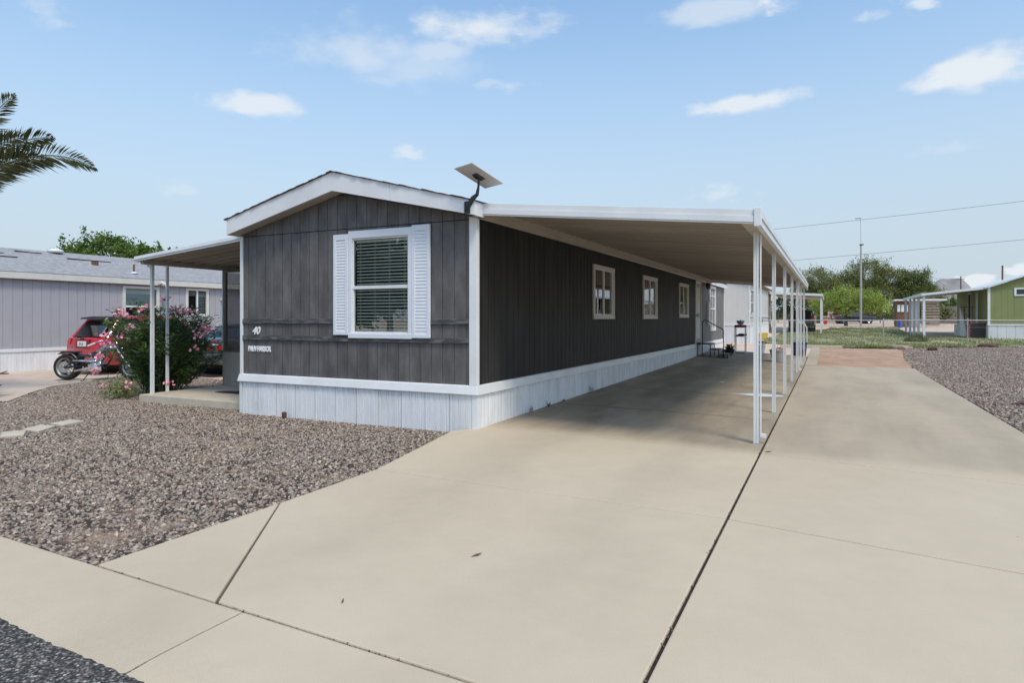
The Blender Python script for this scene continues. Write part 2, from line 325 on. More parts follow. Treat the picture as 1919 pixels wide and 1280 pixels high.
# ------------------------------------------------------------------ mesh helpers
class MB:
    def __init__(s): s.v = []; s.f = []
    def add(s, vs, fs):
        o = len(s.v); s.v += [tuple(v) for v in vs]; s.f += [tuple(i+o for i in f) for f in fs]; return s
    def box(s, x0, x1, y0, y1, z0, z1):
        v = [(x0,y0,z0),(x1,y0,z0),(x1,y1,z0),(x0,y1,z0),(x0,y0,z1),(x1,y0,z1),(x1,y1,z1),(x0,y1,z1)]
        return s.add(v, [(0,3,2,1),(4,5,6,7),(0,1,5,4),(1,2,6,5),(2,3,7,6),(3,0,4,7)])
    def hexa(s, b, t):   # 4 bottom pts, 4 top pts (anticlockwise from above)
        return s.add(list(b)+list(t), [(0,3,2,1),(4,5,6,7),(0,1,5,4),(1,2,6,5),(2,3,7,6),(3,0,4,7)])
    def prism(s, pts, axis, a, b):
        n = len(pts)
        def mk(p, c):
            return {'x': (c,p[0],p[1]), 'y': (p[0],c,p[1]), 'z': (p[0],p[1],c)}[axis]
        v = [mk(p,a) for p in pts]+[mk(p,b) for p in pts]
        f = [tuple(range(n)), tuple(range(2*n-1, n-1, -1))]+[(i,i+n,(i+1)%n+n,(i+1)%n) for i in range(n)]
        return s.add(v, f)
    def tube(s, pts, r, n=8, cap=True):
        pts = [Vector(p) for p in pts]; rs = r if isinstance(r, (list, tuple)) else [r]*len(pts)
        rings = []; prev = None
        for i, p in enumerate(pts):
            d = (pts[min(i+1,len(pts)-1)]-pts[max(i-1,0)]).normalized()
            if prev is None:
                a = d.orthogonal().normalized()
            else:
                a = (prev - d*prev.dot(d)); a = a.normalized() if a.length > 1e-5 else d.orthogonal().normalized()
            prev = a; b = d.cross(a)
            rings.append([p+(a*math.cos(2*math.pi*k/n)+b*math.sin(2*math.pi*k/n))*rs[i] for k in range(n)])
        v = [q for rg in rings for q in rg]; f = []
        for i in range(len(pts)-1):
            for k in range(n): f.append((i*n+k, i*n+(k+1)%n, (i+1)*n+(k+1)%n, (i+1)*n+k))
        if cap: f.append(tuple(range(n-1,-1,-1))); f.append(tuple((len(pts)-1)*n+k for k in range(n)))
        return s.add(v, f)
    def lathe(s, prof, n=16, c=(0,0,0), axis='z'):
        v = []; f = []
        for (r, h) in prof:
            for k in range(n):
                a = 2*math.pi*k/n; p = (r*math.cos(a), r*math.sin(a), h)
                if axis == 'y': p = (p[0], p[2], p[1])
                if axis == 'x': p = (p[2], p[0], p[1])
                v.append((p[0]+c[0], p[1]+c[1], p[2]+c[2]))
        for i in range(len(prof)-1):
            for k in range(n): f.append((i*n+k, i*n+(k+1)%n, (i+1)*n+(k+1)%n, (i+1)*n+k))
        return s.add(v, f)
    def loft(s, secs, cap=True):
        n = len(secs[0]); v = [p for q in secs for p in q]; f = []
        for i in range(len(secs)-1):
            for k in range(n): f.append((i*n+k, i*n+(k+1)%n, (i+1)*n+(k+1)%n, (i+1)*n+k))
        if cap: f.append(tuple(range(n-1,-1,-1))); f.append(tuple((len(secs)-1)*n+k for k in range(n)))
        return s.add(v, f)
    def quad(s, *p): return s.add(p, [tuple(range(len(p)))])
    def mesh(s, name, m, off=(0,0,0), smooth=False):
        me = bpy.data.meshes.new(name)
        v = s.v if off == (0,0,0) else [(a-off[0], b-off[1], c-off[2]) for a, b, c in s.v]
        me.from_pydata(v, [], s.f); me.update()
        bm = bmesh.new(); bm.from_mesh(me); bmesh.ops.recalc_face_normals(bm, faces=bm.faces); bm.to_mesh(me); bm.free()
        if m: me.materials.append(m)
        if smooth: me.polygons.foreach_set('use_smooth', [True]*len(me.polygons))
        return me

def thing(name, label, cat, loc=(0,0,0), rotz=0, group=None):
    o = bpy.data.objects.new(name, None); COL.objects.link(o); o.empty_display_size = .2
    o.location = loc; o.rotation_euler = (0,0,rotz); o['label'] = label; o['category'] = cat
    if group: o['group'] = group
    return o
def tag(o, label, cat, group=None):
    o['label'] = label; o['category'] = cat
    if group: o['group'] = group
    return o
def wloc(o):
    v = Vector((0,0,0))
    while o: v += o.location; o = o.parent
    return v
def obj(name, mb, m, parent=None, local=False, bevel=0, smooth=False, kind=None, label=None, seg=1, tgt=None):
    """world-coordinate mesh unless local; parent's location is taken off"""
    off = (0,0,0)
    if parent is not None and not local: off = tuple(wloc(parent))
    me = mb.mesh(name, m, off, smooth) if isinstance(mb, MB) else mb
    o = bpy.data.objects.new(name, me); COL.objects.link(o)
    if parent is not None: o.parent = parent
    if bevel:
        b = o.modifiers.new('bevel', 'BEVEL'); b.width = bevel; b.segments = seg; b.limit_method = 'ANGLE'; b.angle_limit = R(40)
    if smooth == 'auto': pass
    if kind: o['kind'] = kind
    if label: o['label'] = label
    return o
def inst(name, me, parent, loc, rot=(0,0,0), scale=(1,1,1)):
    o = bpy.data.objects.new(name, me); COL.objects.link(o); o.parent = parent; o.location = loc; o.rotation_euler = rot; o.scale = scale
    return o
def copy_tree(o, parent=None):
    c = o.copy(); COL.objects.link(c); c.parent = parent
    for ch in [x for x in bpy.data.objects if x.parent == o]: copy_tree(ch, c)
    return c

TY = [-1e4,15,20,31,40,60,82,150,400,5000]; TZ = [0,0,.1,.3,.5,.85,1.05,1.3,1.45,1.5]
def terr(y): return float(np.interp(y, TY, TZ))
def zslab(x, y):
    c = max(0., 1-x/3.68)*(.06+.008*max(y,0.))*min(1., max(0., 1+y/2.5))
    return c + (terr(y) if y > 15 else 0)

# ------------------------------------------------------------------ the ground
def sheet(name, poly_fn, m, zoff, ys, x0, x1, nx=2):
    mb = MB(); xs = [x0+(x1-x0)*i/(nx-1) for i in range(nx)]
    v = []; f = []
    for y in ys:
        for x in xs: v.append((x, y, terr(y)+zoff))
    for j in range(len(ys)-1):
        for i in range(nx-1): a = j*nx+i; f.append((a, a+1, a+nx+1, a+nx))
    mb.add(v, f); return obj(name, mb, m, kind='structure')
ysg = [-4000,-60,-8,0,15,20,25,31,40,50,60,82,110,150,250,400,1000,5000]
sheet('ground', None, M['dirt'], -.06, ysg, -5000, 5000)
# street
mb = MB().add([(-400,-6.75,-.02),(400,-6.75,-.02),(400,-22,-.02),(-400,-22,-.02)], [(0,3,2,1)])
def yl(x): return -5.28-.035*(x-.29)        # back edge of the roll kerb
def yk(x): return -5.945-.045*(x-.41)       # street edge of the kerb
mb = MB(); N_ = 120
xs = [-14+.25*i for i in range(N_)]
pts = []
for x in xs: pts.append((x, yk(x)+.10, -.012))
v = [(-400, yk(-14), -.012)]+pts+[(400, yk(16), -.012)]
w = [(p[0], -24, -.012) for p in v]
mb.add(v+w, [(i, i+1, i+1+len(v), i+len(v)) for i in range(len(v)-1)])
obj('street', mb, M['asphalt'], kind='structure')

# driveway: single slabs with tooled joints, one structure with slab parts
drive = bpy.data.objects.new('driveway', None); COL.objects.link(drive); drive['kind'] = 'structure'
def slab(poly, parent, name='concrete_slab', thick=.1, m=None, dz=0., joint=.009, zf=zslab):
    """poly: list of xy; subdivided along long edges; rounded tooled edge via bevel"""
    cx = sum(p[0] for p in poly)/len(poly); cy = sum(p[1] for p in poly)/len(poly)
    q = []
    for p in poly:
        d = Vector((p[0]-cx, p[1]-cy)); l = d.length; d *= (l-joint*1.4)/l; q.append((cx+d.x, cy+d.y))
    n = len(q); v = [(x, y, zf(*poly[i])+dz) for i, (x, y) in enumerate(q)]+[(x, y, zf(*poly[i])+dz-thick) for i, (x, y) in enumerate(q)]
    if n == 4:
        f = [(0,1,2),(0,2,3)]
    else: f = [tuple(range(n))]
    f += [(i, i+n, (i+1)%n+n, (i+1)%n) for i in range(n)]
    mb = MB().add(v, f); return obj(name, mb, m or M['concrete'], parent, bevel=.009, seg=2)
XL, XJ, XR = .14, 3.675, 6.86
def edgeL(y): return .14 if y < -2.0 else (.14-.3*(y+2)/2 if y < 0 else -.16)
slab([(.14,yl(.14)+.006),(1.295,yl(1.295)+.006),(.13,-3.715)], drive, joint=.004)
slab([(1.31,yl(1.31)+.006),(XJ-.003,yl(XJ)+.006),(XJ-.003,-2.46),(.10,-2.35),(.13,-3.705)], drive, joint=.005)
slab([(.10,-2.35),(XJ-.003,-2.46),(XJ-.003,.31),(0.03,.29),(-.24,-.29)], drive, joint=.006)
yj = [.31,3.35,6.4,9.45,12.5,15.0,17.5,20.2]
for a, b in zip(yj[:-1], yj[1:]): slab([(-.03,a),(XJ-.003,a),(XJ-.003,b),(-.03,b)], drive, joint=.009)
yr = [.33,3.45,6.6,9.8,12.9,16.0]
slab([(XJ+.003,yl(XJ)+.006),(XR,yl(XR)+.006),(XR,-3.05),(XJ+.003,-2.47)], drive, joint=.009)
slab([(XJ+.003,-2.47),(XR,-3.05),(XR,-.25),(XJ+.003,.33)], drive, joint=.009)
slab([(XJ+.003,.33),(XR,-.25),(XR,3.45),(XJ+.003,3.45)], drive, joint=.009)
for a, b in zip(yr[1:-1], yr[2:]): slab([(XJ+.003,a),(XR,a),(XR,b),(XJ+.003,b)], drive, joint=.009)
# concrete strip beside the dirt bed and low sill behind it
slab([(3.69,16.0),(4.05,16.0),(4.05,26.1),(3.69,26.1)][::1], drive, name='edging_strip', joint=.003, zf=lambda x, y: terr(y)+.02)
sill = slab([(2.3,26.1),(5.0,26.1),(5.0,26.5),(2.3,26.5)], drive, name='sill_block', thick=.22, joint=.003, zf=lambda x, y: terr(y)+.10, m=M['paver'])
# debris-filled joint bottom
jb = MB(); jb.box(XJ-.011, XJ+.011, -5.3, 20, -.08, -.018); jb.box(.2, XR-.05, -5.1, 15.8, -.095, -.035); jb.add([(.16,yl(.16)-.03,-.04),(6.8,yl(6.8)-.03,-.04),(6.8,yl(6.8)+.06,-.04),(.16,yl(.16)+.06,-.04)],[(0,1,2,3)]); jb.add([(1.5,-6.0,-.03),(1.6,-6.0,-.03),(1.6,-5.3,-.03),(1.5,-5.3,-.03)],[(0,1,2,3)])
o = obj('joint_filler', jb, mat('joint_dirt', (.008,.006,.004), .95, col2=(.035,.025,.018), nscale=14, bump=1, bscale=60), drive)
def debris():
    mb = MB()
    def bit(x_, y_, z_, r):
        c = Vector((x_,y_,z_)); q = [c+Vector((random.uniform(-1,1),random.uniform(-1,1),random.uniform(-.6,.8)))*r for _ in range(4)]; mb.add(q, [(0,1,2),(0,2,3),(0,3,1),(1,3,2)])
    for _ in range(900):
        x_ = random.uniform(.2,6.5); bit(x_, yl(x_)+.010+random.gauss(0,.010), -.010+random.uniform(-.01,.005), random.uniform(.002,.007)*(1+.8*math.sin(x_*3.1)**2))
    for _ in range(420):
        y_ = random.uniform(-5.3,4); bit(XJ+random.gauss(0,.008), y_, -.012+random.uniform(-.01,.012), random.uniform(.003,.009)*(1+.8*math.sin(y_*3.7)**4))
    for _ in range(160):
        t = random.random(); bit(.13+(1.30-.13)*t+random.gauss(0,.005), -3.7+(-5.28+3.7)*t+random.gauss(0,.005), -.012, random.uniform(.003,.008))
    for _ in range(120):
        bit(1.545+random.gauss(0,.005), random.uniform(-5.95,-5.33), -.01, random.uniform(.002,.007))
    o = obj('joint_debris', mb, mat('joint_grit', (.05,.035,.025), .95, col2=(.30,.22,.15), nscale=60, lo=.4, hi=.7), drive); o['kind'] = 'stuff'
debris()
# roll kerb / sidewalk strip along the street
kerb = bpy.data.objects.new('pavement', None); COL.objects.link(kerb); kerb['kind'] = 'structure'
for a, b in ((-40,-14),(-14,-7.6),(-7.6,-4.55),(-4.55,-1.5),(-1.5,1.543),(1.547,4.6),(4.6,7.7),(7.7,14),(14,40)):
    mb = MB(); n = 9 if abs(a) > 8 else 90
    secs = []
    for i in range(n+1):
        x = a+(b-a)*i/n; j = .004 if i == 0 else (-.004 if i == n else 0); x += j
        y1 = yl(x)-.006; y0 = yk(x) + (.005*math.sin(x*5.)+random.uniform(-.008,.008) if -8 < x < 8 else 0)
        prof = [(y1,-.12),(y1,-.004),(y1-.012,.0),(y1-.3,.0),(y0+.12,-.004),(y0,-.012),(y0-.05,-.035),(y0-.05,-.12)]
        secs.append([(x,py,pz) for py,pz in prof])
    mb.loft(secs); obj('kerb_slab', mb, M['concrete'], kerb)

# gravel beds
def gravel_mat():
    m = bpy.data.materials.new('gravel_stone'); m.use_nodes = True
    nt = m.node_tree; N = nt.nodes; L = nt.links; p = N['Principled BSDF']; p.inputs['Roughness'].default_value = .85
    a = N.new('ShaderNodeAttribute'); a.attribute_type = 'INSTANCER'; a.attribute_name = 'tint'
    r = N.new('ShaderNodeValToRGB'); L.new(a.outputs['Fac'], r.inputs[0])
    cr = r.color_ramp; cr.elements[0].color = (.09,.058,.042,1); cr.elements[1].color = (.56,.46,.36,1)
    for pos, c in ((.25,(.195,.142,.108)),(.5,(.30,.228,.178)),(.72,(.255,.222,.195)),(.92,(.42,.34,.27))):
        e = cr.elements.new(pos); e.color = (*c, 1)
    L.new(r.outputs[0], p.inputs['Base Color']); return m
GM = gravel_mat()
def gravel(name, poly, density, size, label, zoff=-.02, seed=0, sub=1.0):
    mb = MB(); 
    v = [(x, y, terr(y)+zoff) for x, y in poly]
    mb.add(v, [tuple(range(len(v)))])
    me = mb.mesh(name, M['gravelbase'])
    # cut along terrain breaks
    bm = bmesh.new(); bm.from_mesh(me)
    for yy in (15,20,31): bmesh.ops.bisect_plane(bm, geom=bm.verts[:]+bm.edges[:]+bm.faces[:], plane_co=(0,yy,0), plane_no=(0,1,0))
    for vv in bm.verts: vv.co.z = terr(vv.co.y)+zoff
    bmesh.ops.triangulate(bm, faces=bm.faces); bm.normal_update()
    for fc in bm.faces:
        if fc.normal.z < 0: fc.normal_flip()
    bm.to_mesh(me); bm.free()
    o = bpy.data.objects.new(name, me); COL.objects.link(o); o['kind'] = 'stuff'; o['label'] = label; o['category'] = 'gravel'
    ng = bpy.data.node_groups.new(name, 'GeometryNodeTree')
    ng.interface.new_socket('Geometry', in_out='INPUT', socket_type='NodeSocketGeometry'); ng.interface.new_socket('Geometry', in_out='OUTPUT', socket_type='NodeSocketGeometry')
    N = ng.nodes; L = ng.links
    gi = N.new('NodeGroupInput'); go = N.new('NodeGroupOutput')
    dp = N.new('GeometryNodeDistributePointsOnFaces'); dp.inputs['Density'].default_value = density; dp.inputs['Seed'].default_value = seed
    L.new(gi.outputs[0], dp.inputs[0])
    # thin the stones with a noise so that soil shows in places
    pos = N.new('GeometryNodeInputPosition'); nt_ = N.new('ShaderNodeTexNoise'); nt_.inputs['Scale'].default_value = .9; nt_.inputs['Detail'].default_value = 4; L.new(pos.outputs[0], nt_.inputs[0])
    mr = N.new('ShaderNodeMapRange'); L.new(nt_.outputs[0], mr.inputs[0]); mr.inputs[1].default_value = .28; mr.inputs[2].default_value = .42; mr.inputs[3].default_value = density*.45; mr.inputs[4].default_value = density
    L.new(mr.outputs[0], dp.inputs['Density'])
    variants = N.new('GeometryNodeGeometryToInstance')
    for k in range(5):
        ic = N.new('GeometryNodeMeshIcoSphere'); ic.inputs['Radius'].default_value = 1; ic.inputs['Subdivisions'].default_value = 1
        sp = N.new('GeometryNodeSetPosition'); L.new(ic.outputs[0], sp.inputs[0])
        p2 = N.new('GeometryNodeInputPosition'); wn = N.new('ShaderNodeTexWhiteNoise'); wn.noise_dimensions = '4D'; L.new(p2.outputs[0], wn.inputs['Vector']); wn.inputs['W'].default_value = k*3.7+seed
        vs = N.new('ShaderNodeVectorMath'); vs.operation = 'MULTIPLY_ADD'; L.new(wn.outputs['Color'], vs.inputs[0]); vs.inputs[1].default_value = (.75,.75,.75); vs.inputs[2].default_value = (-.375,-.375,-.375)
        L.new(vs.outputs[0], sp.inputs['Offset'])
        tr = N.new('GeometryNodeTransform'); L.new(sp.outputs[0], tr.inputs[0]); tr.inputs['Scale'].default_value = [(1.2,.8,.75),(1,.9,.8),(1.35,.7,.65),(.9,.8,.85),(1.1,1.,.6)][k]
        sm = N.new('GeometryNodeSetMaterial'); sm.inputs['Material'].default_value = GM; L.new(tr.outputs[0], sm.inputs[0])
        L.new(sm.outputs[0], variants.inputs[0])
    ip = N.new('GeometryNodeInstanceOnPoints'); L.new(dp.outputs['Points'], ip.inputs['Points']); L.new(variants.outputs[0], ip.inputs['Instance']); ip.inputs['Pick Instance'].default_value = True
    rv = N.new('FunctionNodeRandomValue'); rv.data_type = 'FLOAT_VECTOR'; rv.inputs[0].default_value = (-.45,-.45,0); rv.inputs[1].default_value = (.45,.45,6.283)
    L.new(rv.outputs[0], ip.inputs['Rotation'])
    rs = N.new('FunctionNodeRandomValue'); rs.data_type = 'FLOAT'; rs.inputs[2].default_value = size*.55; rs.inputs[3].default_value = size*1.25; rs.inputs['Seed'].default_value = 3
    L.new(rs.outputs[1], ip.inputs['Scale'])
    rt = N.new('FunctionNodeRandomValue'); rt.data_type = 'FLOAT'; rt.inputs['Seed'].default_value = 9
    sa = N.new('GeometryNodeStoreNamedAttribute'); sa.data_type = 'FLOAT'; sa.domain = 'INSTANCE'; sa.inputs['Name'].default_value = 'tint'
    L.new(ip.outputs[0], sa.inputs[0]); L.new(rt.outputs[1], sa.inputs['Value'])
    jg = N.new('GeometryNodeJoinGeometry'); L.new(gi.outputs[0], jg.inputs[0]); L.new(sa.outputs[0], jg.inputs[0]); L.new(jg.outputs[0], go.inputs[0])
    md = o.modifiers.new('stones', 'NODES'); md.node_group = ng
    return o
gravel('gravel_bed', [(-9.0,yl(-9)+.02),(.13,yl(.13)+.02),(.125,-3.7),(.09,-2.35),(-.05,-1.2),(-.3,-.25),(-.1,.02),(-4.5,.06),(-4.7,.42),(-8.0,.5),(-8.0,4.),(-12.7,4.2),(-12.75,2.7),(-12.2,1.15),(-11.1,.1),(-9.9,-.9)],
       1250, .0172, 'bed of brown and grey crushed gravel in front of the dark home', seed=1)
gravel('gravel_strip', [(-60,yl(-60)),(-9.0,yl(-9)+.02),(-9.9,-.9),(-13.5,-4.2),(-60,-4.2)], 300, .034, 'far left end of the front gravel by the kerb', seed=2)
gravel('gravel_yard', [(XR+.03,yl(7)),(30,yl(30)),(30,29),(12.3,29.6),(8.5,29.0),(7.5,27.3),(6.95,20.2),(6.84,16.0),(XR+.03,15.9)], 560, .0255, 'gravel yard right of the driveway in front of the wire fence', seed=3)
# bed strip: concrete edge right of the driveway is soil
mb = MB().box(XR+.0, XR+.06, -4.8, 16, -.09, -.03); obj('soil_edge', mb, M['reddirt'], kind='structure')
# dirt bed
mb = MB(); v = []; f = []
nx, ny = 26, 60
for j in range(ny+1):
    y = 16.01+10.1*j/ny
    for i in range(nx+1):
        x = 4.04+(7.3-4.04)*i/nx; x += (0 if i < nx else .25*math.sin(j*.9)*.3+max(0,(y-20)/12*.6))
        v.append((x, y, terr(y)-.025-.03*max(0,1-(y-16)/1.2)+.012*math.sin(x*2.1+1)*math.sin(y*1.3)+random.uniform(-.010,.014)*(1+1.5*(math.sin(x*1.7+3)*math.sin(y*1.1) > .35))))
for j in range(ny):
    for i in range(nx): a = j*(nx+1)+i; f.append((a,a+1,a+nx+2,a+nx+1))
mb.add(v, f); obj('dirt_bed', mb, M['reddirt'], kind='structure', smooth=True)
mb = MB(); mb.add([(x, y, terr(y)-.035) for y in (20.2,26,29.5) for x in (-4.5,3.69)], [(0,1,3,2),(2,3,5,4)]); obj('dirt_strip', mb, M['dirt'], kind='structure')
# neighbour's driveway
mb = MB(); mb.add([(x,y,-.012) for x, y in [(-17.75,-4.2),(-13.5,-4.2),(-9.95,-.9),(-11.15,.1),(-12.25,1.15),(-12.8,2.7),(-12.75,16),(-17.75,16)]], [tuple(range(8))])
obj('tan_driveway', mb, M['ndrive'], kind='structure')
mb = MB(); mb.box(-12.86,-12.78, 1.6, 9, -.02, .03); obj('driveway_edging', mb, M['paver'], kind='structure')
# lawn sheet + grass
M['lawn'] = mat('dry_green_lawn', (.12,.145,.045), .95, col2=(.38,.33,.19), nscale=.55, detail=9, lo=.38, hi=.66, bump=.6, bscale=8, fine=.2, fscale=14)
mb = MB(); ysl = [27.0,29,31,36,40,46,52,57]
xl0 = [3.9,2.0,1.0,1.0,1.2,1.6,4.3,4.6]; xl1 = [7.2,12.5,30,30,9.4,9.5,9.6,9.8]
mb.add([(a,y,terr(y)-.015) for y,a,b in zip(ysl,xl0,xl1)]+[(b,y,terr(y)-.015) for y,a,b in zip(ysl,xl0,xl1)], [(i,i+8,i+9,i+1) for i in range(7)])
obj('lawn', mb, M['lawn'], kind='structure')
def grass():
    n = 26000
    y = 27.1+30*rng.random(n)**1.5; x = np.interp(y, ysl, xl0)+(np.minimum(np.interp(y, ysl, xl1), 16)-np.interp(y, ysl, xl0))*rng.random(n)
    keep = (np.sin(x*1.3+2)*np.sin(y*.9)+.8*np.sin(x*3.1+y*.7)+rng.normal(0,.7,n)) > -.3
    x = x[keep]; y = y[keep]; n = len(x); z = np.interp(y, TY, TZ)-.02
    h = rng.uniform(.03,.10,n)*(1+1.2*(rng.random(n) > .93)); a = rng.uniform(0,2*np.pi,n); w = rng.uniform(.012,.03,n)
    dx = np.cos(a)*w; dy = np.sin(a)*w; lx = rng.normal(0,.03,n); ly = rng.normal(0,.03,n)
    V = np.empty((n*3,3)); V[0::3] = np.c_[x-dx,y-dy,z]; V[1::3] = np.c_[x+dx,y+dy,z]; V[2::3] = np.c_[x+lx,y+ly,z+h]
    me = bpy.data.meshes.new('grass'); me.from_pydata(V.tolist(), [], np.arange(n*3).reshape(-1,3).tolist()); me.materials.append(leaf_mat('grass_blade', (.07,.115,.022), (.36,.33,.14), .2, .8))
    o = bpy.data.objects.new('grass', me); COL.objects.link(o); o['kind'] = 'stuff'; o['label'] = 'patchy green and straw grass behind the wire fence'; o['category'] = 'grass'
grass()

# ------------------------------------------------------------------ the dark home
W = 4.57; LEN = 23.7
home = thing('mobile_home', 'long dark charcoal single storey home with white trim and number 40, beside the carport', 'house', (-2.3,0,0))
def board_mesh(name, m, segs, a, b, face, along, gap=.005, depth=.011):
    """vertical boards: segs = [(a,b,z0,z1 or (z1a,z1b))]; face plane coordinate, along 'x' (front wall) or 'y' (side wall)"""
    mb = MB()
    for (sa, sb, z0, z1) in segs:
        za, zb = z1 if isinstance(z1, tuple) else (z1, z1)
        ga = gap if abs(sa-a) < 1e-4 else 0; gb = gap if abs(sb-b) < 1e-4 else 0
        def zt(t): return za+(zb-za)*(t-sa)/(sb-sa) if sb > sa else za
        for (p, q, d0, d1) in ((sa+ga, sb-gb, 0., depth), (sa, sb, depth, depth*2)):
            if q <= p: continue
            if along == 'x':   # wall faces -Y : depth goes +y
                mb.hexa([(p,face+d0,z0),(q,face+d0,z0),(q,face+d1,z0),(p,face+d1,z0)], [(p,face+d0,zt(p)),(q,face+d0,zt(q)),(q,face+d1,zt(q)),(p,face+d1,zt(p))])
            else:              # wall faces +X : depth goes -x
                mb.hexa([(face-d1,p,z0),(face-d0,p,z0),(face-d0,q,z0),(face-d1,q,z0)], [(face-d1,p,zt(p)),(face-d0,p,zt(p)),(face-d0,q,zt(q)),(face-d1,q,zt(q))])
    return mb
RX = -2.38                                        # ridge
def soff(x): return 3.0+(.545*(x+4.66)/(RX+4.66) if x < RX else .545*(.12-x)/(.12-RX))
def segs_with_hole(a, b, z0, z1, holes):
    out = []; cur = [(a, b, z0, z1)]
    for (ha, hb, h0, h1) in holes:
        nxt = []
        for (p, q, c0, c1) in cur:
            t1 = min(c1) if isinstance(c1, tuple) else c1
            if hb <= p or ha >= q or h1 <= c0 or h0 >= t1: nxt.append((p, q, c0, c1)); continue
            if h0 > c0: nxt.append((p, q, c0, h0))
            if h1 < t1: nxt.append((p, q, h1, c1))
            lo, hi = max(c0, h0), min(t1, h1)
            if ha > p+.004: nxt.append((p, ha, lo, hi))
            if hb < q-.004: nxt.append((hb, q, lo, hi))
        cur = nxt
    return cur
FW = (-2.20,-1.10,1.36,2.86)                      # front window opening
g = [-4.57]; x = -4.42
while x < -.03: g.append(x); x += .1935
g.append(0.0)
for a, b in zip(g[:-1], g[1:]):
    if b-a < .02: continue
    for (z0, z1) in ((.64,1.25),(1.32,1.53),(1.59,2.985),(2.995,None)):
        top = z1
        if z1 is None:
            ta, tb = soff(a)-.0, soff(b)-.0
            if max(ta, tb) < 3.03: continue
            top = (max(ta, 3.0), max(tb, 3.0))
            # let the ridge board peak properly
        yo = 0.0 if z1 is not None else -.006
        ss = segs_with_hole(a, b, z0, top, [FW])
        for s1 in ss: obj('siding_board', board_mesh('siding_board', M['siding'], [s1], a, b, yo, 'x'), M['siding'], home)
SW = [(4.99,6.32,1.66,2.67),(8.99,10.42,1.66,2.68),(13.57,15.01,1.70,2.71),(19.75,21.0,1.2,2.85)]
DOOR = (16.45,17.4,.70,2.92)
y = 0.0; gy = [0.0]; y = .15
while y < LEN-.03: gy.append(y); y += .2032
gy.append(LEN)
for a, b in zip(gy[:-1], gy[1:]):
    ss = segs_with_hole(a, b, .64, 3.03, SW+[DOOR])
    for s1 in ss: obj('siding_board', board_mesh('siding_board', None, [s1], a, b, 0., 'y', gap=.006), M['siding_shaded'] if a < 17.6 else M['siding_lit'], home)
# other two walls (plain) and dark core
mb = MB().box(-W, -W+.03, .0, LEN, .64, 3.03); mb.box(-W, 0, LEN-.03, LEN, .64, 3.03)
obj('wall', mb, M['siding_shaded'], home)
mb = MB().box(-W+.06, -.45, .45, LEN-.06, .3, 3.0); obj('inner_wall', mb, M['interior'], home)
# ceiling over the gap so no light drops in behind the boards
mb = MB().box(-W+.03, -.03, .03, LEN-.04, 3.003, 3.02); mb.box(-W+.03, -.03, .03, LEN-.04, .60, .62); obj('ceiling', mb, M['interior'], home)
# corner posts
mb = MB().box(-.10,.028,-.028,0.001,.655,3.03); mb.box(0.001,.028,0.001,.045,.655,3.03); obj('corner_trim', mb, M['white'], home, bevel=.004)
mb = MB().box(-W-.028,-W+.03,-.028,0.001,.655,3.0); mb.box(-W-.028,-W,0.001,.06,.655,3.0); obj('corner_trim', mb, M['white'], home, bevel=.004)
mb = MB().box(-.02,.028,LEN-.06,LEN+.02,.655,3.0); obj('corner_trim', mb, M['white'], home, bevel=.004)
# horizontal belly bands, broken where the shutters stand
def band(x0, x1, z0, z1, t=.030): 
    return obj('belt_board', MB().hexa([(x0,-t,z0),(x1,-t,z0),(x1,0.012,z0),(x0,0.012,z0)], [(x0,-t+.006,z1),(x1,-t+.006,z1),(x1,0.012,z1+.006),(x0,0.012,z1+.006)]), M['band'], home, bevel=.002)
band(-4.541,-3.62,1.52,1.592); band(-3.617,-2.545,1.52,1.592); band(-.735,-.102,1.52,1.592)
band(-4.541,-2.2,1.245,1.318); band(-2.197,-1.0,1.245,1.305); band(-.997,-.102,1.245,1.318)
# window part builder -------------------------------------------------
def blinds(n, a, b, z0, z1, along, face, parent, tilt=.5):
    mb = MB(); w = .025
    for i in range(n):
        z = z1-.03-(z1-z0-.05)*i/(n-1); s = .0035*math.sin(i*1.7)
        dz = w*math.sin(tilt+s*8); dd = w*math.cos(tilt)
        if along == 'x': mb.hexa([(a,face,z-dz/2),(b,face,z-dz/2+s),(b,face+dd,z+dz/2+s),(a,face+dd,z+dz/2)], [(a,face,z-dz/2+.0048),(b,face,z-dz/2+.0048+s),(b,face+dd,z+dz/2+.0048+s),(a,face+dd,z+dz/2+.0048)])
        else: mb.hexa([(face-dd,a,z+dz/2),(face,a,z-dz/2),(face,b,z-dz/2),(face-dd,b,z+dz/2)], [(face-dd,a,z+dz/2+.0048),(face,a,z-dz/2+.0048),(face,b,z-dz/2+.0048),(face-dd,b,z+dz/2+.0048)])
    for t in (.08,.36,.64,.92):
        c = a+(b-a)*t
        if along == 'x': mb.box(c-.003,c+.003,face-.002,face,z0,z1)
        else: mb.box(face,face+.002,c-.003,c+.003,z0,z1)
    if along == 'x': mb.box(a,b,face-.005,face+.025,z1-.035,z1); mb.box(a,b,face,face+.02,z0,z0+.018)
    else: mb.box(face-.025,face+.005,a,b,z1-.035,z1)
    return obj('blind', mb, M['blind'], parent)
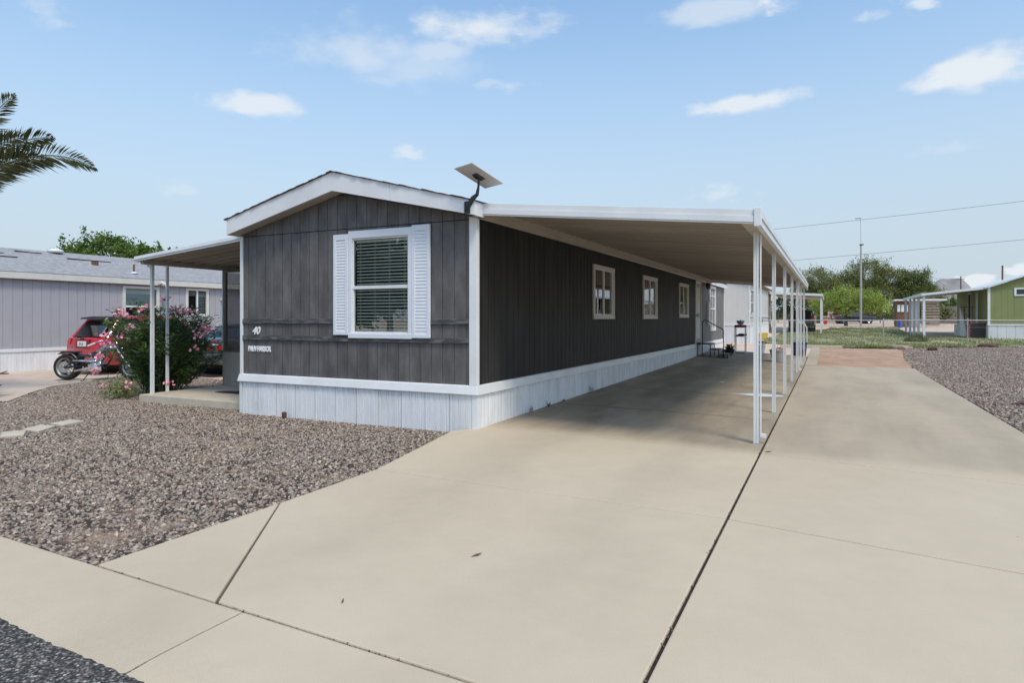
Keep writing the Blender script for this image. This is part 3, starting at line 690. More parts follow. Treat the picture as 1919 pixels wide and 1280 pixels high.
# front window
a, b, z0, z1 = FW
fr = MB()
fr.box(a-.04,a+.028,-.038,.06,z0,z1); fr.box(b-.028,b+.04,-.038,.06,z0,z1); fr.box(a-.04,b+.04,-.040,.06,z1-.03,z1+.085); fr.box(a-.04,b+.04,-.046,.06,z0-.06,z0+.012)
win = obj('window', fr, M['shutter'], home, bevel=.004)
zm = 2.075
mb = MB().box(a+.028,b-.028,-.022,.03,zm-.025,zm+.025); mb.box(a+.028,a+.05,-.015,.03,z0+.012,z1-.03); mb.box(b-.05,b-.028,-.015,.03,z0+.012,z1-.03); mb.box(a+.05,b-.05,-.015,.03,z1-.055,z1-.03); mb.box(a+.05,b-.05,-.015,.03,z0+.012,z0+.04)
obj('sash', mb, M['white'], win, bevel=.003)
obj('pane', MB().box(a+.05,b-.05,-.004,.0,zm+.025,z1-.055), M['glass'], win)
obj('pane', MB().box(a+.05,b-.05,.008,.012,z0+.04,zm-.025), M['glass'], win)
blinds(28, a+.07, b-.05, z0+.05, z1-.06, 'x', .03, win, tilt=.85)
mb = MB().box(a-.05,a,.06,.44,z0-.1,z1+.1); mb.box(b,b+.05,.06,.44,z0-.1,z1+.1); obj('window_recess', mb, M['interior'], win)
# shutters
for (sa, sb, s0, s1) in ((-2.535,-2.243,1.345,2.905),(-1.057,-.745,1.315,2.965)):
    fr = MB(); t = -.045; w = .058
    fr.box(sa,sa+w,t,-.008,s0,s1); fr.box(sb-w,sb,t,-.008,s0,s1); fr.box(sa+w,sb-w,t,-.008,s1-.09,s1); fr.box(sa+w,sb-w,t,-.008,s0,s0+.055)
    sh = obj('shutter', fr, M['shutter'], home, bevel=.004)
    n = 31; hz = (s1-.09-s0-.055)/n; zz = s0+.055
    me = MB().hexa([(sa+w,-.040,0),(sb-w,-.040,0),(sb-w,-.010,0),(sa+w,-.010,0)], [(sa+w,-.033,hz*.97),(sb-w,-.033,hz*.97),(sb-w,-.010,hz*.97),(sa+w,-.010,hz*.97)]).mesh('louvre', M['shutter'])
    for i in range(n):
        o = bpy.data.objects.new('louvre', me); COL.objects.link(o); o.parent = sh; o.location = (2.3, 0, zz+hz*i)
# side windows
for k, (a, b, z0, z1) in enumerate(SW[:3]):
    fr = MB(); t = .035
    fr.box(-.05,t,a-.06,a+.03,z0-.02,z1+.02); fr.box(-.05,t,b-.03,b+.06,z0-.02,z1+.02); fr.box(-.05,t+.004,a-.06,b+.06,z1,z1+.07); fr.box(-.05,t+.004,a-.06,b+.06,z0-.07,z0+.01)
    win = obj('window', fr, M['creamtrim'], home, bevel=.004)
    mb = MB(); ym = (a+b)/2
    mb.box(-.03,.02,ym-.025,ym+.025,z0+.01,z1); mb.box(-.03,.014,a+.03,a+.055,z0+.01,z1); mb.box(-.03,.014,b-.055,b-.03,z0+.01,z1); mb.box(-.03,.014,a+.055,ym-.025,z1-.03,z1); mb.box(-.03,.014,ym+.025,b-.055,z1-.03,z1); mb.box(-.03,.014,a+.055,ym-.025,z0+.01,z0+.04); mb.box(-.03,.014,ym+.025,b-.055,z0+.01,z0+.04)
    obj('sash', mb, M['white'], win, bevel=.003)
    obj('pane', MB().box(-.006,-.002,a+.055,ym-.025,z0+.04,z1-.03), M['glass_side'], win)
    obj('pane', MB().box(-.018,-.014,ym+.025,b-.055,z0+.04,z1-.03), M['glass_side'], win)
    if k: blinds(24, a+.05, b-.05, z0+.04, z1-.03, 'y', -.05, win)
    else: blinds(6, a+.05, b-.05, z1-.28, z1-.03, 'y', -.05, win)
a, b, z0, z1 = SW[3]
fr = MB(); t = .035
fr.box(-.05,t,a-.1,a+.02,z0-.05,z1+.1); fr.box(-.05,t,b-.02,b+.1,z0-.05,z1+.1); fr.box(-.05,t+.004,a-.1,b+.1,z1,z1+.12); fr.box(-.05,t+.004,a-.1,b+.1,z0-.12,z0+.01)
win = obj('window', fr, M['white'], home, bevel=.004)
mb = MB(); mb.box(-.03,.016,a+.02,b-.02,1.98,2.04); mb.box(-.03,.014,a+.02,b-.02,2.52,2.56); mb.box(-.03,.012,(a+b)/2-.012,(a+b)/2+.012,z0+.01,z1); obj('sash', mb, M['white'], win)
obj('pane', MB().box(-.02,-.016,a+.02,b-.02,z0,z1), M['glass_side'], win)
mb = MB()
for t in (.12,.3,.55,.8): mb.box(-.09,-.07,a+(b-a)*t,a+(b-a)*(t+.12),z0,z1)
obj('curtain', mb, M['blind'], win)
# door
fr = MB(); a, b, z0, z1 = DOOR
fr.box(-.03,.04,a-.06,a,z0-.04,z1+.06); fr.box(-.03,.04,b,b+.06,z0-.04,z1+.06); fr.box(-.03,.042,a-.06,b+.06,z1,z1+.08)
fm = obj('door_frame', fr, M['white'], home, bevel=.004)
dm = obj('door', MB().box(-.04,.012,a,b,z0,z1), mat('door_beige', (.36,.34,.32), .6, vary=.06), home)
mb = MB().box(.012,.02,a+.12,b-.12,z0+.15,z0+.95); mb.box(.012,.02,a+.12,b-.12,z0+1.1,z1-.15); obj('door_panel', mb, M['creamtrim'], dm, bevel=.004)
mb = MB().lathe([(0,.0),(.03,.0),(.035,.03),(.02,.06),(0,.07)], 10, (.012,a+.08,1.72), 'x'); obj('door_handle', mb, M['black'], dm, smooth=True)
# lantern, panel
mb = MB(); yl_, zl_ = 18.25, 2.8
mb.lathe([(.05,-.02),(.09,.1),(.10,.16),(.03,.2),(0,.22)], 8, (.16,yl_,zl_)); mb.lathe([(0,-.06),(.03,-.05),(.05,-.02)], 8, (.16,yl_,zl_)); mb.tube([(0,yl_,zl_+.1),(.06,yl_,zl_+.26),(.16,yl_,zl_+.2)], .012, 6)
obj('wall_lantern', mb, M['black'], home)
obj('meter_box', MB().box(0,.09,18.9,19.2,1.35,2.25), M['white'], home, bevel=.01)
# skirting
obj('skirt_cap', MB().hexa([(-W-.07,-.055,.535),(.05,-.055,.535),(.05,0,.535),(-W-.07,0,.535)], [(-W-.045,-.03,.655),(.03,-.03,.655),(.03,0,.665),(-W-.045,0,.665)]), M['white'], home, bevel=.004)
mb = MB().hexa([(0,0.0005,.535),(.05,-.05,.535),(.05,LEN,.535),(0,LEN,.535)], [(0,0.0005,.665),(.03,-.028,.655),(.03,LEN,.655),(0,LEN,.665)]); obj('skirt_cap', mb, M['white'], home)
obj('skirt_cap', MB().box(-W-.05,-W,.01,2.1,.535,.66), M['white'], home)
def skirt_panel(w, h):
    """corrugated upright panel in the xz plane, thickness along +y"""
    n = 4; prof = []
    for i in range(n):
        u = w*i/n; s = w/n
        prof += [(u+.004,0),(u+s*.30,0),(u+s*.34,.011),(u+s*.44,.011),(u+s*.48,0),(u+s*.68,0),(u+s*.70,.007),(u+s*.75,.007),(u+s*.77,0)]
    prof += [(w-.008,0),(w-.007,.014),(w,.014)]
    mb = MB(); v = [(p[0],p[1],0) for p in prof]+[(p[0],p[1],h) for p in prof]; k = len(prof)
    mb.add(v, [(i,i+1,i+1+k,i+k) for i in range(k-1)]); return mb.mesh('skirt_panel', M['skirt'])
pm = skirt_panel(.4, .60)
nF = 11; wF = (W+.04-.02)/nF
for i in range(nF):
    o = inst('skirt_panel', pm, home, (-W-.035+wF*i+2.3+.01, -.018+random.uniform(-.003,.002), -.06+random.uniform(-.004,.004)), scale=(wF/.4,1,1))
nS = 56; wS = (LEN-.02)/nS
pm2 = skirt_panel(.4, .60)
for i in range(nS):
    yy = .0+wS*i
    o = inst('skirt_panel', pm2, home, (2.3+.016+random.uniform(-.004,.003), yy, -.06), rot=(0,random.uniform(-.006,.006),R(90)), scale=(wS/.4,-1,1))
obj('skirt_corner', MB().box(-.05,.026,-.028,-.02,.0,.535).box(.019,.026,-.02,.09,.0,.535), M['skirt'], home)
obj('skirt_corner', MB().box(-W-.04,-W+.02,-.026,-.02,.0,.535).box(-W-.04,-W-.03,-.02,1.5,.0,.535), M['skirt'], home)
obj('foundation_shade', MB().box(-W,-.01,.02,LEN-.02,-.08,.56), M['dark'], home)
# roof
ov = .25
def rx(x, top): 
    return (np.interp(x, [-4.66,RX,.12], [3.262,3.835,3.195]) if top else np.interp(x, [-4.66,RX,.12], [3.002,3.547,3.002]))
mb = MB()
for xa, xb in ((-4.66,RX),(RX,.12)):
    for dy in (0,):
        mb.hexa([(xa,-ov,rx(xa,0)),(xb,-ov,rx(xb,0)),(xb,-ov+.03,rx(xb,0)),(xa,-ov+.03,rx(xa,0))], [(xa,-ov,rx(xa,1)),(xb,-ov,rx(xb,1)),(xb,-ov+.03,rx(xb,1)),(xa,-ov+.03,rx(xa,1))])
roof = bpy.data.objects.new('roof', None)
roof = obj('roof', (lambda m_: m_)(MB().hexa([(-4.64,-ov+.03,3.10),(RX,-ov+.03,3.65),(RX,LEN+.2,3.65),(-4.64,LEN+.2,3.10)], [(-4.64,-ov+.03,3.255),(RX,-ov+.03,3.828),(RX,LEN+.2,3.828),(-4.64,LEN+.2,3.255)]).hexa([(RX,-ov+.03,3.65),(.10,-ov+.03,3.06),(.10,LEN+.2,3.06),(RX,LEN+.2,3.65)], [(RX,-ov+.03,3.828),(.10,-ov+.03,3.19),(.10,LEN+.2,3.19),(RX,LEN+.2,3.828)])), M['white'], home)
# fascia boards split at joints, each its own board
def fboard(xa, xb):
    obj('fascia_board', MB().hexa([(xa,-ov,rx(xa,0)),(xb,-ov,rx(xb,0)),(xb,-ov+.028,rx(xb,0)),(xa,-ov+.028,rx(xa,0))], [(xa,-ov,rx(xa,1)),(xb,-ov,rx(xb,1)),(xb,-ov+.028,rx(xb,1)),(xa,-ov+.028,rx(xa,1))]), M['white'], roof, bevel=.003)
fboard(-4.66,RX-.001); fboard(RX+.001,-1.302); fboard(-1.298,-.05); fboard(-.047,.12)
obj('fascia_board', MB().box(.095,.12,-ov+.03,LEN+.2,3.0,3.19), M['white'], roof)
obj('fascia_board', MB().box(-4.66,-4.64,-ov+.03,LEN+.2,3.0,3.25), M['white'], roof)
# soffit under the rake overhang and the eaves
mb = MB()
for xa, xb in ((-4.64,RX),(RX,.095)):
    mb.hexa([(xa,-ov+.03,rx(xa,0)+.006),(xb,-ov+.03,rx(xb,0)+.006),(xb,.012,rx(xb,0)+.006),(xa,.012,rx(xa,0)+.006)], [(xa,-ov+.03,rx(xa,0)+.02),(xb,-ov+.03,rx(xb,0)+.02),(xb,.012,rx(xb,0)+.02),(xa,.012,rx(xa,0)+.02)])
mb.box(.03,.095,.012,LEN+.2,3.03,3.045)
obj('soffit', mb, M['tan'], roof)
# ragged shingle edge, a row of tabs on each rake, and courses up both slopes
mb = MB(); n = 60
for xa, xb in ((-4.70,RX),(RX,.14)):
    k = 26
    for i in range(k):
        p = xa+(xb-xa)*i/k; q = xa+(xb-xa)*(i+1)/k
        zp = np.interp(p, [-4.7,RX,.14], [3.25,3.836,3.19]); zq = np.interp(q, [-4.7,RX,.14], [3.25,3.836,3.19]); j = random.uniform(-.006,.012); t = random.uniform(.008,.020)
        mb.hexa([(p,-ov-.025+j,zp),(q,-ov-.025+j,zq),(q,-ov+.3,zq),(p,-ov+.3,zp)], [(p,-ov-.025+j,zp+t),(q,-ov-.025+j,zq+t),(q,-ov+.3,zq+t),(p,-ov+.3,zp+t)])
    mb.hexa([(xa,-ov+.3,np.interp(xa,[-4.7,RX,.14],[3.25,3.836,3.19])),(xb,-ov+.3,np.interp(xb,[-4.7,RX,.14],[3.25,3.836,3.19])),(xb,LEN+.22,np.interp(xb,[-4.7,RX,.14],[3.25,3.836,3.19])),(xa,LEN+.22,np.interp(xa,[-4.7,RX,.14],[3.25,3.836,3.19]))],
            [(xa,-ov+.3,.02+np.interp(xa,[-4.7,RX,.14],[3.25,3.836,3.19])),(xb,-ov+.3,.02+np.interp(xb,[-4.7,RX,.14],[3.25,3.836,3.19])),(xb,LEN+.22,.02+np.interp(xb,[-4.7,RX,.14],[3.25,3.836,3.19])),(xa,LEN+.22,.02+np.interp(xa,[-4.7,RX,.14],[3.25,3.836,3.19]))])
obj('shingles', mb, M['redshingle'], roof)
# number and name plate
def text_obj(name, body, size, depth, loc, m, parent, shear=0., sx=1., rot=(R(90),0,0), off=0.):
    cu = bpy.data.curves.new(name, 'FONT'); cu.body = body; cu.size = size; cu.extrude = depth; cu.shear = shear; cu.offset = off; cu.resolution_u = 3
    t = bpy.data.objects.new(name, cu); COL.objects.link(t); bpy.context.view_layer.update()
    me = bpy.data.meshes.new_from_object(t.evaluated_get(bpy.context.evaluated_depsgraph_get())); bpy.data.objects.remove(t)
    me.materials.clear(); me.materials.append(m)
    o = bpy.data.objects.new(name, me); COL.objects.link(o); o.parent = parent; o.rotation_euler = rot; o.scale = (sx,1,1)
    p = wloc(parent) if parent else Vector((0,0,0)); o.location = Vector(loc)-p
    return o
text_obj('house_number', '40', .175, .006, (-4.325,-.008,1.34), M['num'], home, shear=.25, sx=1.0, off=.004)
np_ = text_obj('name_plate', 'PALM HARBOR', .125, .006, (-4.42,-.008,1.05), M['num'], home, sx=.62, off=.004)
# weeds and small debris at skirt foot are separate plants further down

# ------------------------------------------------------------------ satellite terminal
dish = thing('satellite_dish', 'flat white satellite internet panel tilted on a black pipe mount at the roof corner', 'dish', (-.02,-.27,3.12))
mb = MB().tube([(.02,-.262,3.12),(.09,-.25,3.23),(.14,-.225,3.28),(.15,-.215,3.36)], [.036,.034,.026,.02], 10); mb.box(-.03,.05,-.275,-.252,3.03,3.19)
obj('mount_arm', mb, M['black'], dish)
obj('mast', MB().tube([(.15,-.215,3.33),(.16,-.21,3.50)], .0165, 10), M['black'], dish)
c = Vector((.155,-.205,3.525)); e1 = Vector((.357,-.130,.012)); e2 = Vector((.200,.520,-.192)); nn = e1.cross(e2).normalized()
if nn.z < 0: nn = -nn
def rp(u, v, w_): return tuple(c+e1*u+e2*v+nn*w_)
def rect(u, w_): return [rp(-u,-u,w_),rp(u,-u,w_),rp(u,u,w_),rp(-u,u,w_)]
obj('antenna_panel', MB().hexa(rect(.49,0), rect(.5,.016)), M['dish'], dish, bevel=.006, seg=2)
obj('mount_socket', MB().hexa(rect(.09,-.035), rect(.14,-.001)), M['black'], dish)
obj('cable', MB().tube([(.0,-.285,3.1),(.005,-.285,3.03),(.03,-.27,2.99),(.09,-.1,2.985),(.13,.02,2.99)], .005, 6), M['black'], dish)

# ------------------------------------------------------------------ carport
CL = 19.3
cp = thing('carport', 'long white aluminium carport attached to the right side of the dark home', 'carport', (1.9,9.6,0))
def ctop(x, y): return 3.20-(3.20-2.845)*(x-.08)/3.62+.004*y
def cbot(x, y): return ctop(x,y)-.035
# roof pans: ribbed metal sheets spanning wall to gutter
pw = CL/64
prof = [(0,-.034),(.03,-.034),(.034,0),(.075,0),(.079,-.022),(.135,-.022),(.139,-.012),(.152,-.012),(.156,-.022),(.215,-.022),(.219,-.012),(.232,-.012),(.236,-.022),(.285,-.022),(.288,-.034),(pw-.001,-.034)]
v = []
for xx in (.12,3.62):
    for (u, w_) in prof: v.append((xx, u, (3.20-(3.20-2.845)*(xx-.08)/3.62)+w_-.035))
k = len(prof); vt = [(a_,b_,c_+.006) for a_,b_,c_ in v]
mbp = MB().add(v, [(i,i+1,i+1+k,i+k) for i in range(k-1)])
mbt = MB().add(vt, [(i,i+1,i+1+k,i+k) for i in range(k-1)])
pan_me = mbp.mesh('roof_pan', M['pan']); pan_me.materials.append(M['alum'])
bm = bmesh.new(); bm.from_mesh(pan_me)
for fc in bm.faces:
    if fc.normal.z > 0: fc.normal_flip()
bm2 = [bm.verts.new(p) for p in vt]
for i in range(k-1):
    fc = bm.faces.new((bm2[i],bm2[i+1],bm2[i+1+k],bm2[i+k])); fc.material_index = 1
bm.to_mesh(pan_me); bm.free()
for i in range(64): inst('roof_pan', pan_me, cp, (-1.9, -9.6+.02+pw*i, .004*pw*i))
# front fascia: upper and lower step
def fas(x0, x1, y0, y1, zt0, zb0, m=M['alum'], name='fascia'):
    return obj(name, MB().hexa([(x0,y0,ctop(x0,0)-zb0),(x1,y0,ctop(x1,0)-zb0),(x1,y1,ctop(x1,0)-zb0),(x0,y1,ctop(x0,0)-zb0)], [(x0,y0,ctop(x0,0)-zt0),(x1,y0,ctop(x1,0)-zt0),(x1,y1,ctop(x1,0)-zt0),(x0,y1,ctop(x0,0)-zt0)]), m, cp, bevel=.003)
fas(.085,3.64,-.02,.03,-.0,.075); fas(.085,3.64,-.035,.03,.077,.15); fas(.085,3.64,-.026,.0,.152,.168)
obj('fascia_end_cap', MB().box(3.642,3.72,-.045,.06,2.655,2.865), M['alum'], cp, bevel=.004)
# gutter fascia on the outer side with two steps
def gut(x0, x1, za, zb):
    e = CL+.05; return obj('gutter', MB().hexa([(x0,.03,za),(x1,.03,za),(x1,e,za+.077),(x0,e,za+.077)], [(x0,.03,zb),(x1,.03,zb),(x1,e,zb+.077),(x0,e,zb+.077)]), M['alum'], cp, bevel=.003)
gut(3.62,3.715,2.765,2.85); gut(3.64,3.70,2.68,2.763)
# beam over the posts, tan underside, and the ledger on the home's wall
e = CL
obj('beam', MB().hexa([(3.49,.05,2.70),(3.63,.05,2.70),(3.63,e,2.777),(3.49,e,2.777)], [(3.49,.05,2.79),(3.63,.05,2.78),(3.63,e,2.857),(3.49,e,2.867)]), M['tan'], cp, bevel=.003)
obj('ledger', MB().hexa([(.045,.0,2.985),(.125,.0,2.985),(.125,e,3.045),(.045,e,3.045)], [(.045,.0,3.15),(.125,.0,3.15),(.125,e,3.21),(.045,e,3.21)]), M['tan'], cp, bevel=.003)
mb = MB().box(3.64,3.70,CL,CL+.04,2.7,2.9); mb.hexa([(.12,CL+.01,3.06),(3.64,CL+.01,2.75),(3.64,CL+.04,2.75),(.12,CL+.04,3.06)], [(.12,CL+.01,3.24),(3.64,CL+.01,2.93),(3.64,CL+.04,2.93),(.12,CL+.04,3.24)]); obj('rear_fascia', mb, M['alum'], cp)
# posts: folded aluminium uprights with a fluted face
def post_mesh(h, name='post', w=.057):
    mb = MB(); pts = [(-w/2,-w/2),(-w*.14,-w/2),(-w*.10,-w*.36),(w*.10,-w*.36),(w*.14,-w/2),(w/2,-w/2),(w/2,-w*.14),(w*.36,-w*.1),(w*.36,w*.1),(w/2,w*.14),(w/2,w/2),(-w/2,w/2)]
    mb.prism(pts, 'z', 0, h); return mb.mesh(name, M['alum'])
for i in range(7):
    yy = .92+3*i; z0 = zslab(3.59, yy)
    me = post_mesh(2.70+.004*yy-z0+.02)
    o = inst('post', me, cp, (3.575-1.9, yy-9.6, z0))
    b = inst('post_base', MB().box(-.05,.05,-.045,.045,0,.008).mesh('post_base', M['steel']), cp, (3.575-1.9, yy-9.6, z0))
for yy, lab in ((.99,None),(12.98,None)):
    mb = MB(); zb = .07
    mb.box(3.612,3.632,yy-.02,yy+.02,zb+.05,2.69); mb.box(3.616,3.69,yy-.022,yy+.022,zb,zb+.052)
    obj('downspout', mb, M['alum'], cp, bevel=.004)

# ------------------------------------------------------------------ left porch
porch = thing('porch_awning', 'white aluminium awning on the left side of the dark home above the oleander', 'awning', (-6.1,2,0))
PZ = .12
def pz(x): return 2.80+(3.05-2.80)*(x+7.56)/2.9
def ph(x0, x1, y0, y1, t0, t1, m=M['alum'], name='fascia'):
    return obj(name, MB().hexa([(x0,y0,pz(x0)-t1),(x1,y0,pz(x1)-t1),(x1,y1,pz(x1)-t1),(x0,y1,pz(x0)-t1)], [(x0,y0,pz(x0)-t0),(x1,y0,pz(x1)-t0),(x1,y1,pz(x1)-t0),(x0,y1,pz(x0)-t0)]), m, porch, bevel=.003)
ph(-7.62,-4.62,.10,.13,.0,.034); ph(-7.62,-4.62,.085,.13,.035,.066); ph(-7.62,-4.62,.10,.13,.067,.10)
ppw = .3
prof = [(0,0),(.03,0),(.05,.03),(.25,.03),(.27,0),(.299,0)]
v = []
for xx in (-7.58,-4.62):
    for (u, w_) in prof: v.append((xx,u,pz(xx)-.075+w_))
k = len(prof); pme = MB().add(v, [(i,i+1,i+1+k,i+k) for i in range(k-1)]).mesh('roof_pan', M['pan'])
for i in range(22): inst('roof_pan', pme, porch, (6.1, -2+.14+ppw*i, 0))
obj('gutter', MB().box(-7.64,-7.58,.13,6.8,2.70,2.80), M['alum'], porch, bevel=.004)
obj('beam', MB().box(-7.57,-7.49,.2,6.8,2.655,2.745), M['tan'], porch)
pmesh = post_mesh(2.655-PZ, w=.056)
inst('post', pmesh, porch, (-7.54+6.1, .42-2, PZ)); inst('post', pmesh, porch, (-7.62+6.1, .80-2, PZ), scale=(.8,.8,1))
obj('downspout', MB().tube([(-7.66,.42,2.70),(-7.66,.42,2.63),(-7.56,.42,2.6)], .022, 8), M['alum'], porch)
pslab = slab([(-7.66,.22),(-4.62,.22),(-4.62,7),(-7.66,7)], None, name='porch_slab', thick=.2, zf=lambda x, y: PZ, m=M['paver']); pslab['kind'] = 'structure'
scr = thing('screen_room', 'screened porch room with ribbed beige lower panel beside the dark home', 'porch', (-6.1,3,PZ))
M['screen'] = screen_mat('insect_screen', (.13,.11,.095), .58)
obj('frame', MB().box(-7.62,-7.56,2.15,2.21,PZ,2.70).box(-7.56,-4.58,2.15,2.20,.86,.89).box(-7.56,-4.58,2.15,2.20,2.62,2.70).box(-7.62,-7.57,2.21,6.7,.86,.89).box(-6.1,-6.05,2.15,2.2,.89,2.62), mat('screen_frame_brown', (.17,.14,.12), .6), scr)
obj('frame_edge', MB().box(-7.645,-7.622,2.13,2.2,.9,2.70), M['white'], scr)
obj('screen', MB().quad((-7.56,2.175,.89),(-6.1,2.175,.89),(-6.1,2.175,2.62),(-7.56,2.175,2.62)), M['screen'], scr)
obj('screen', MB().quad((-6.05,2.175,.89),(-4.58,2.175,.89),(-4.58,2.175,2.62),(-6.05,2.175,2.62)), M['screen'], scr)
obj('screen', MB().quad((-7.6,2.21,.89),(-7.6,6.7,.89),(-7.6,6.7,2.62),(-7.6,2.21,2.62)), M['screen'], scr)
me = skirt_panel(.42, .74); me.materials[0] = mat('beige_ribbed_metal', (.40,.38,.345), .6, vary=.04)
for i in range(7): inst('ribbed_panel', me, scr, (-7.64+.42*i+6.1, 2.14-3, 0))
obj('side_panel', MB().box(-7.61,-7.58,2.21,6.7,PZ,.86), me.materials[0], scr)
mat_o = obj('doormat', MB().hexa([(-6.6,1.1,PZ+.002),(-5.2,1.1,PZ+.002),(-5.2,1.9,PZ+.002),(-6.6,1.3,PZ+.002)], [(-6.6,1.1,PZ+.014),(-5.2,1.1,PZ+.014),(-5.2,1.9,PZ+.014),(-6.6,1.3,PZ+.014)]), mat('dark_mat', (.03,.022,.018), .95, vary=.3, nscale=60))
tag(mat_o, 'dark brown mat on the porch slab by the left corner of the home', 'doormat')
# ------------------------------------------------------------------ stepping stones
for i, (poly, lb) in enumerate((([(-5.6,-3.12),(-5.46,-2.86),(-5.86,-2.62),(-6.0,-2.9)], 'square beige stepping stone nearest the left edge of the photo'),
               ([(-5.54,-2.66),(-5.84,-2.24),(-6.2,-2.28),(-5.98,-2.66)], 'square beige stepping stone between the other two'),
               ([(-5.82,-2.2),(-5.94,-1.77),(-6.29,-1.78),(-6.18,-2.2)], 'square beige stepping stone closest to the home'))):
    o = slab(poly[::-1], None, name='stepping_stone', thick=.05, m=M['paver'], zf=lambda x, y: .016, joint=.022)
    tag(o, lb, 'paver', 'stepping stones in the gravel')

# ------------------------------------------------------------------ neighbour's lavender home
nb = thing('neighbour_home', 'lavender grey neighbouring home with grey shingle roof at the left edge', 'house', (-20,6,0))
NX = -17.7; Y0, Y1 = -1.0, 16.0
yy = Y0; NW = [(6.42,7.62,1.58,2.66),(8.88,9.72,1.78,2.68)]
while yy < Y1:
    b_ = min(yy+.265, Y1)
    for s1 in segs_with_hole(yy, b_, .66, 2.82, NW): obj('siding_board', board_mesh('siding_board', M['lavender'], [s1], yy, b_, NX, 'y', gap=.006, depth=.012), M['lavender'], nb)
    yy += .265
obj('wall', MB().box(NX-4.4,NX-4.3,Y0,Y1,.1,2.82).box(NX-4.4,NX-.03,Y0,Y0+.1,.1,2.82).box(NX-4.4,NX-.03,Y1-.1,Y1,.1,2.82), M['lavender'], nb)
obj('inner_wall', MB().box(NX-3,NX-.35,Y0+.1,Y1-.1,.3,2.8).box(NX-.34,NX-.03,Y0+.1,Y1-.1,2.75,2.8), M['interior'], nb)
obj('skirt_cap', MB().box(NX,NX+.05,Y0,Y1,.58,.68), M['white'], nb, bevel=.005)
me = skirt_panel(.4,.62); 
for i in range(42): inst('skirt_panel', me, nb, (NX+.02+20+random.uniform(-.003,.003), Y0+.4047*i-6, -.04), rot=(0,0,R(90)), scale=(1.0,-1,1))
obj('foundation_shade', MB().box(NX-.1,NX-.01,Y0,Y1,-.05,.6), M['dark'], nb)
nroof = obj('roof', MB().hexa([(NX-2.6,Y0-.2,3.85),(NX+.14,Y0-.2,2.86),(NX+.14,Y1+.2,2.86),(NX-2.6,Y1+.2,3.85)], [(NX-2.6,Y0-.2,3.965),(NX+.14,Y0-.2,3.02),(NX+.14,Y1+.2,3.02),(NX-2.6,Y1+.2,3.965)]).hexa([(NX-5.3,Y0-.2,2.86),(NX-2.6,Y0-.2,3.85),(NX-2.6,Y1+.2,3.85),(NX-5.3,Y1+.2,2.86)], [(NX-5.3,Y0-.2,3.02),(NX-2.6,Y0-.2,3.965),(NX-2.6,Y1+.2,3.965),(NX-5.3,Y1+.2,3.02)]), M['shingle'], nb)
obj('fascia', MB().box(NX+.141,NX+.165,Y0-.2,Y1+.2,2.81,3.0), M['creamtrim'], nroof, bevel=.004)
obj('soffit', MB().box(NX,NX+.14,Y0-.2,Y1+.2,2.825,2.84), M['dark'], nroof)
# shingle courses: thin stepped tabs, joined
def courses():
    mb = MB(); sl = (3.965-3.02)/(2.74); nrow = 17; dx = 2.74/nrow
    for r_ in range(nrow):
        xa = NX+.14-dx*r_+.01; xb = xa-dx-.03; za = 3.02+sl*dx*r_; yy = Y0-.2-(r_%2)*.16+random.uniform(-.05,.05)
        while yy < Y1+.2:
            w_ = .32; ya = max(yy,Y0-.2); yb = min(yy+w_-.006, Y1+.2); l = random.uniform(.006,.013)
            if yb > ya: mb.add([(xa,ya,za+l+.002),(xa,yb,za+l+.002),(xb,yb,za+sl*(dx+.03)+.004),(xb,ya,za+sl*(dx+.03)+.004),(xa,ya,za-.002),(xa,yb,za-.002)], [(0,1,2,3),(4,5,1,0)])
            yy += w_
    o = obj('shingle_tabs', mb, mat('grey_shingle_tabs', (.27,.265,.275), .9, col2=(.37,.365,.375), nscale=7, detail=4, bump=.3, bscale=90), nroof); o['kind'] = 'stuff'
courses()
def rz(x): return 3.02+(3.965-3.02)*(NX+.14-x)/2.74+.01
for (x_, ya, yb) in ((-19.6,2.0,3.6),(-19.2,2.3,3.8),(-19.95,4.1,4.9),(-19.5,5.5,7.0)):     # lifted shingles
    obj('lifted_shingle', MB().hexa([(x_,ya,rz(x_)+.005),(x_+.1,ya,rz(x_+.1)+.01),(x_+.1,yb,rz(x_+.1)+.01),(x_,yb,rz(x_)+.005)], [(x_,ya,rz(x_)+.012),(x_+.11,ya,rz(x_)+.015),(x_+.11,yb,rz(x_+.05)+.01),(x_,yb,rz(x_)+.012)]), M['dark'], nroof)
for (x_, y_) in ((-20.15,5.5),(-20.1,8.8)):
    obj('dome_vent', MB().lathe([(.0,.17),(.12,.15),(.22,.10),(.26,.05),(.18,.0)], 14, (x_,y_,rz(x_))), M['alum'], nroof, smooth=True)
obj('box_vent', MB().box(-19.0,-18.85,6.05,6.22,rz(-18.9)-.05,rz(-18.9)+.13), M['brown'], nroof)
obj('vent_pipe', MB().tube([(-18.15,7.05,rz(-18.15)-.05),(-18.15,7.05,rz(-18.15)+.32)], .035, 10), M['brown'], nroof)
obj('pipe_flashing', MB().lathe([(.14,0),(.05,.06)], 10, (-18.15,7.05,rz(-18.15))), M['alum'], nroof)
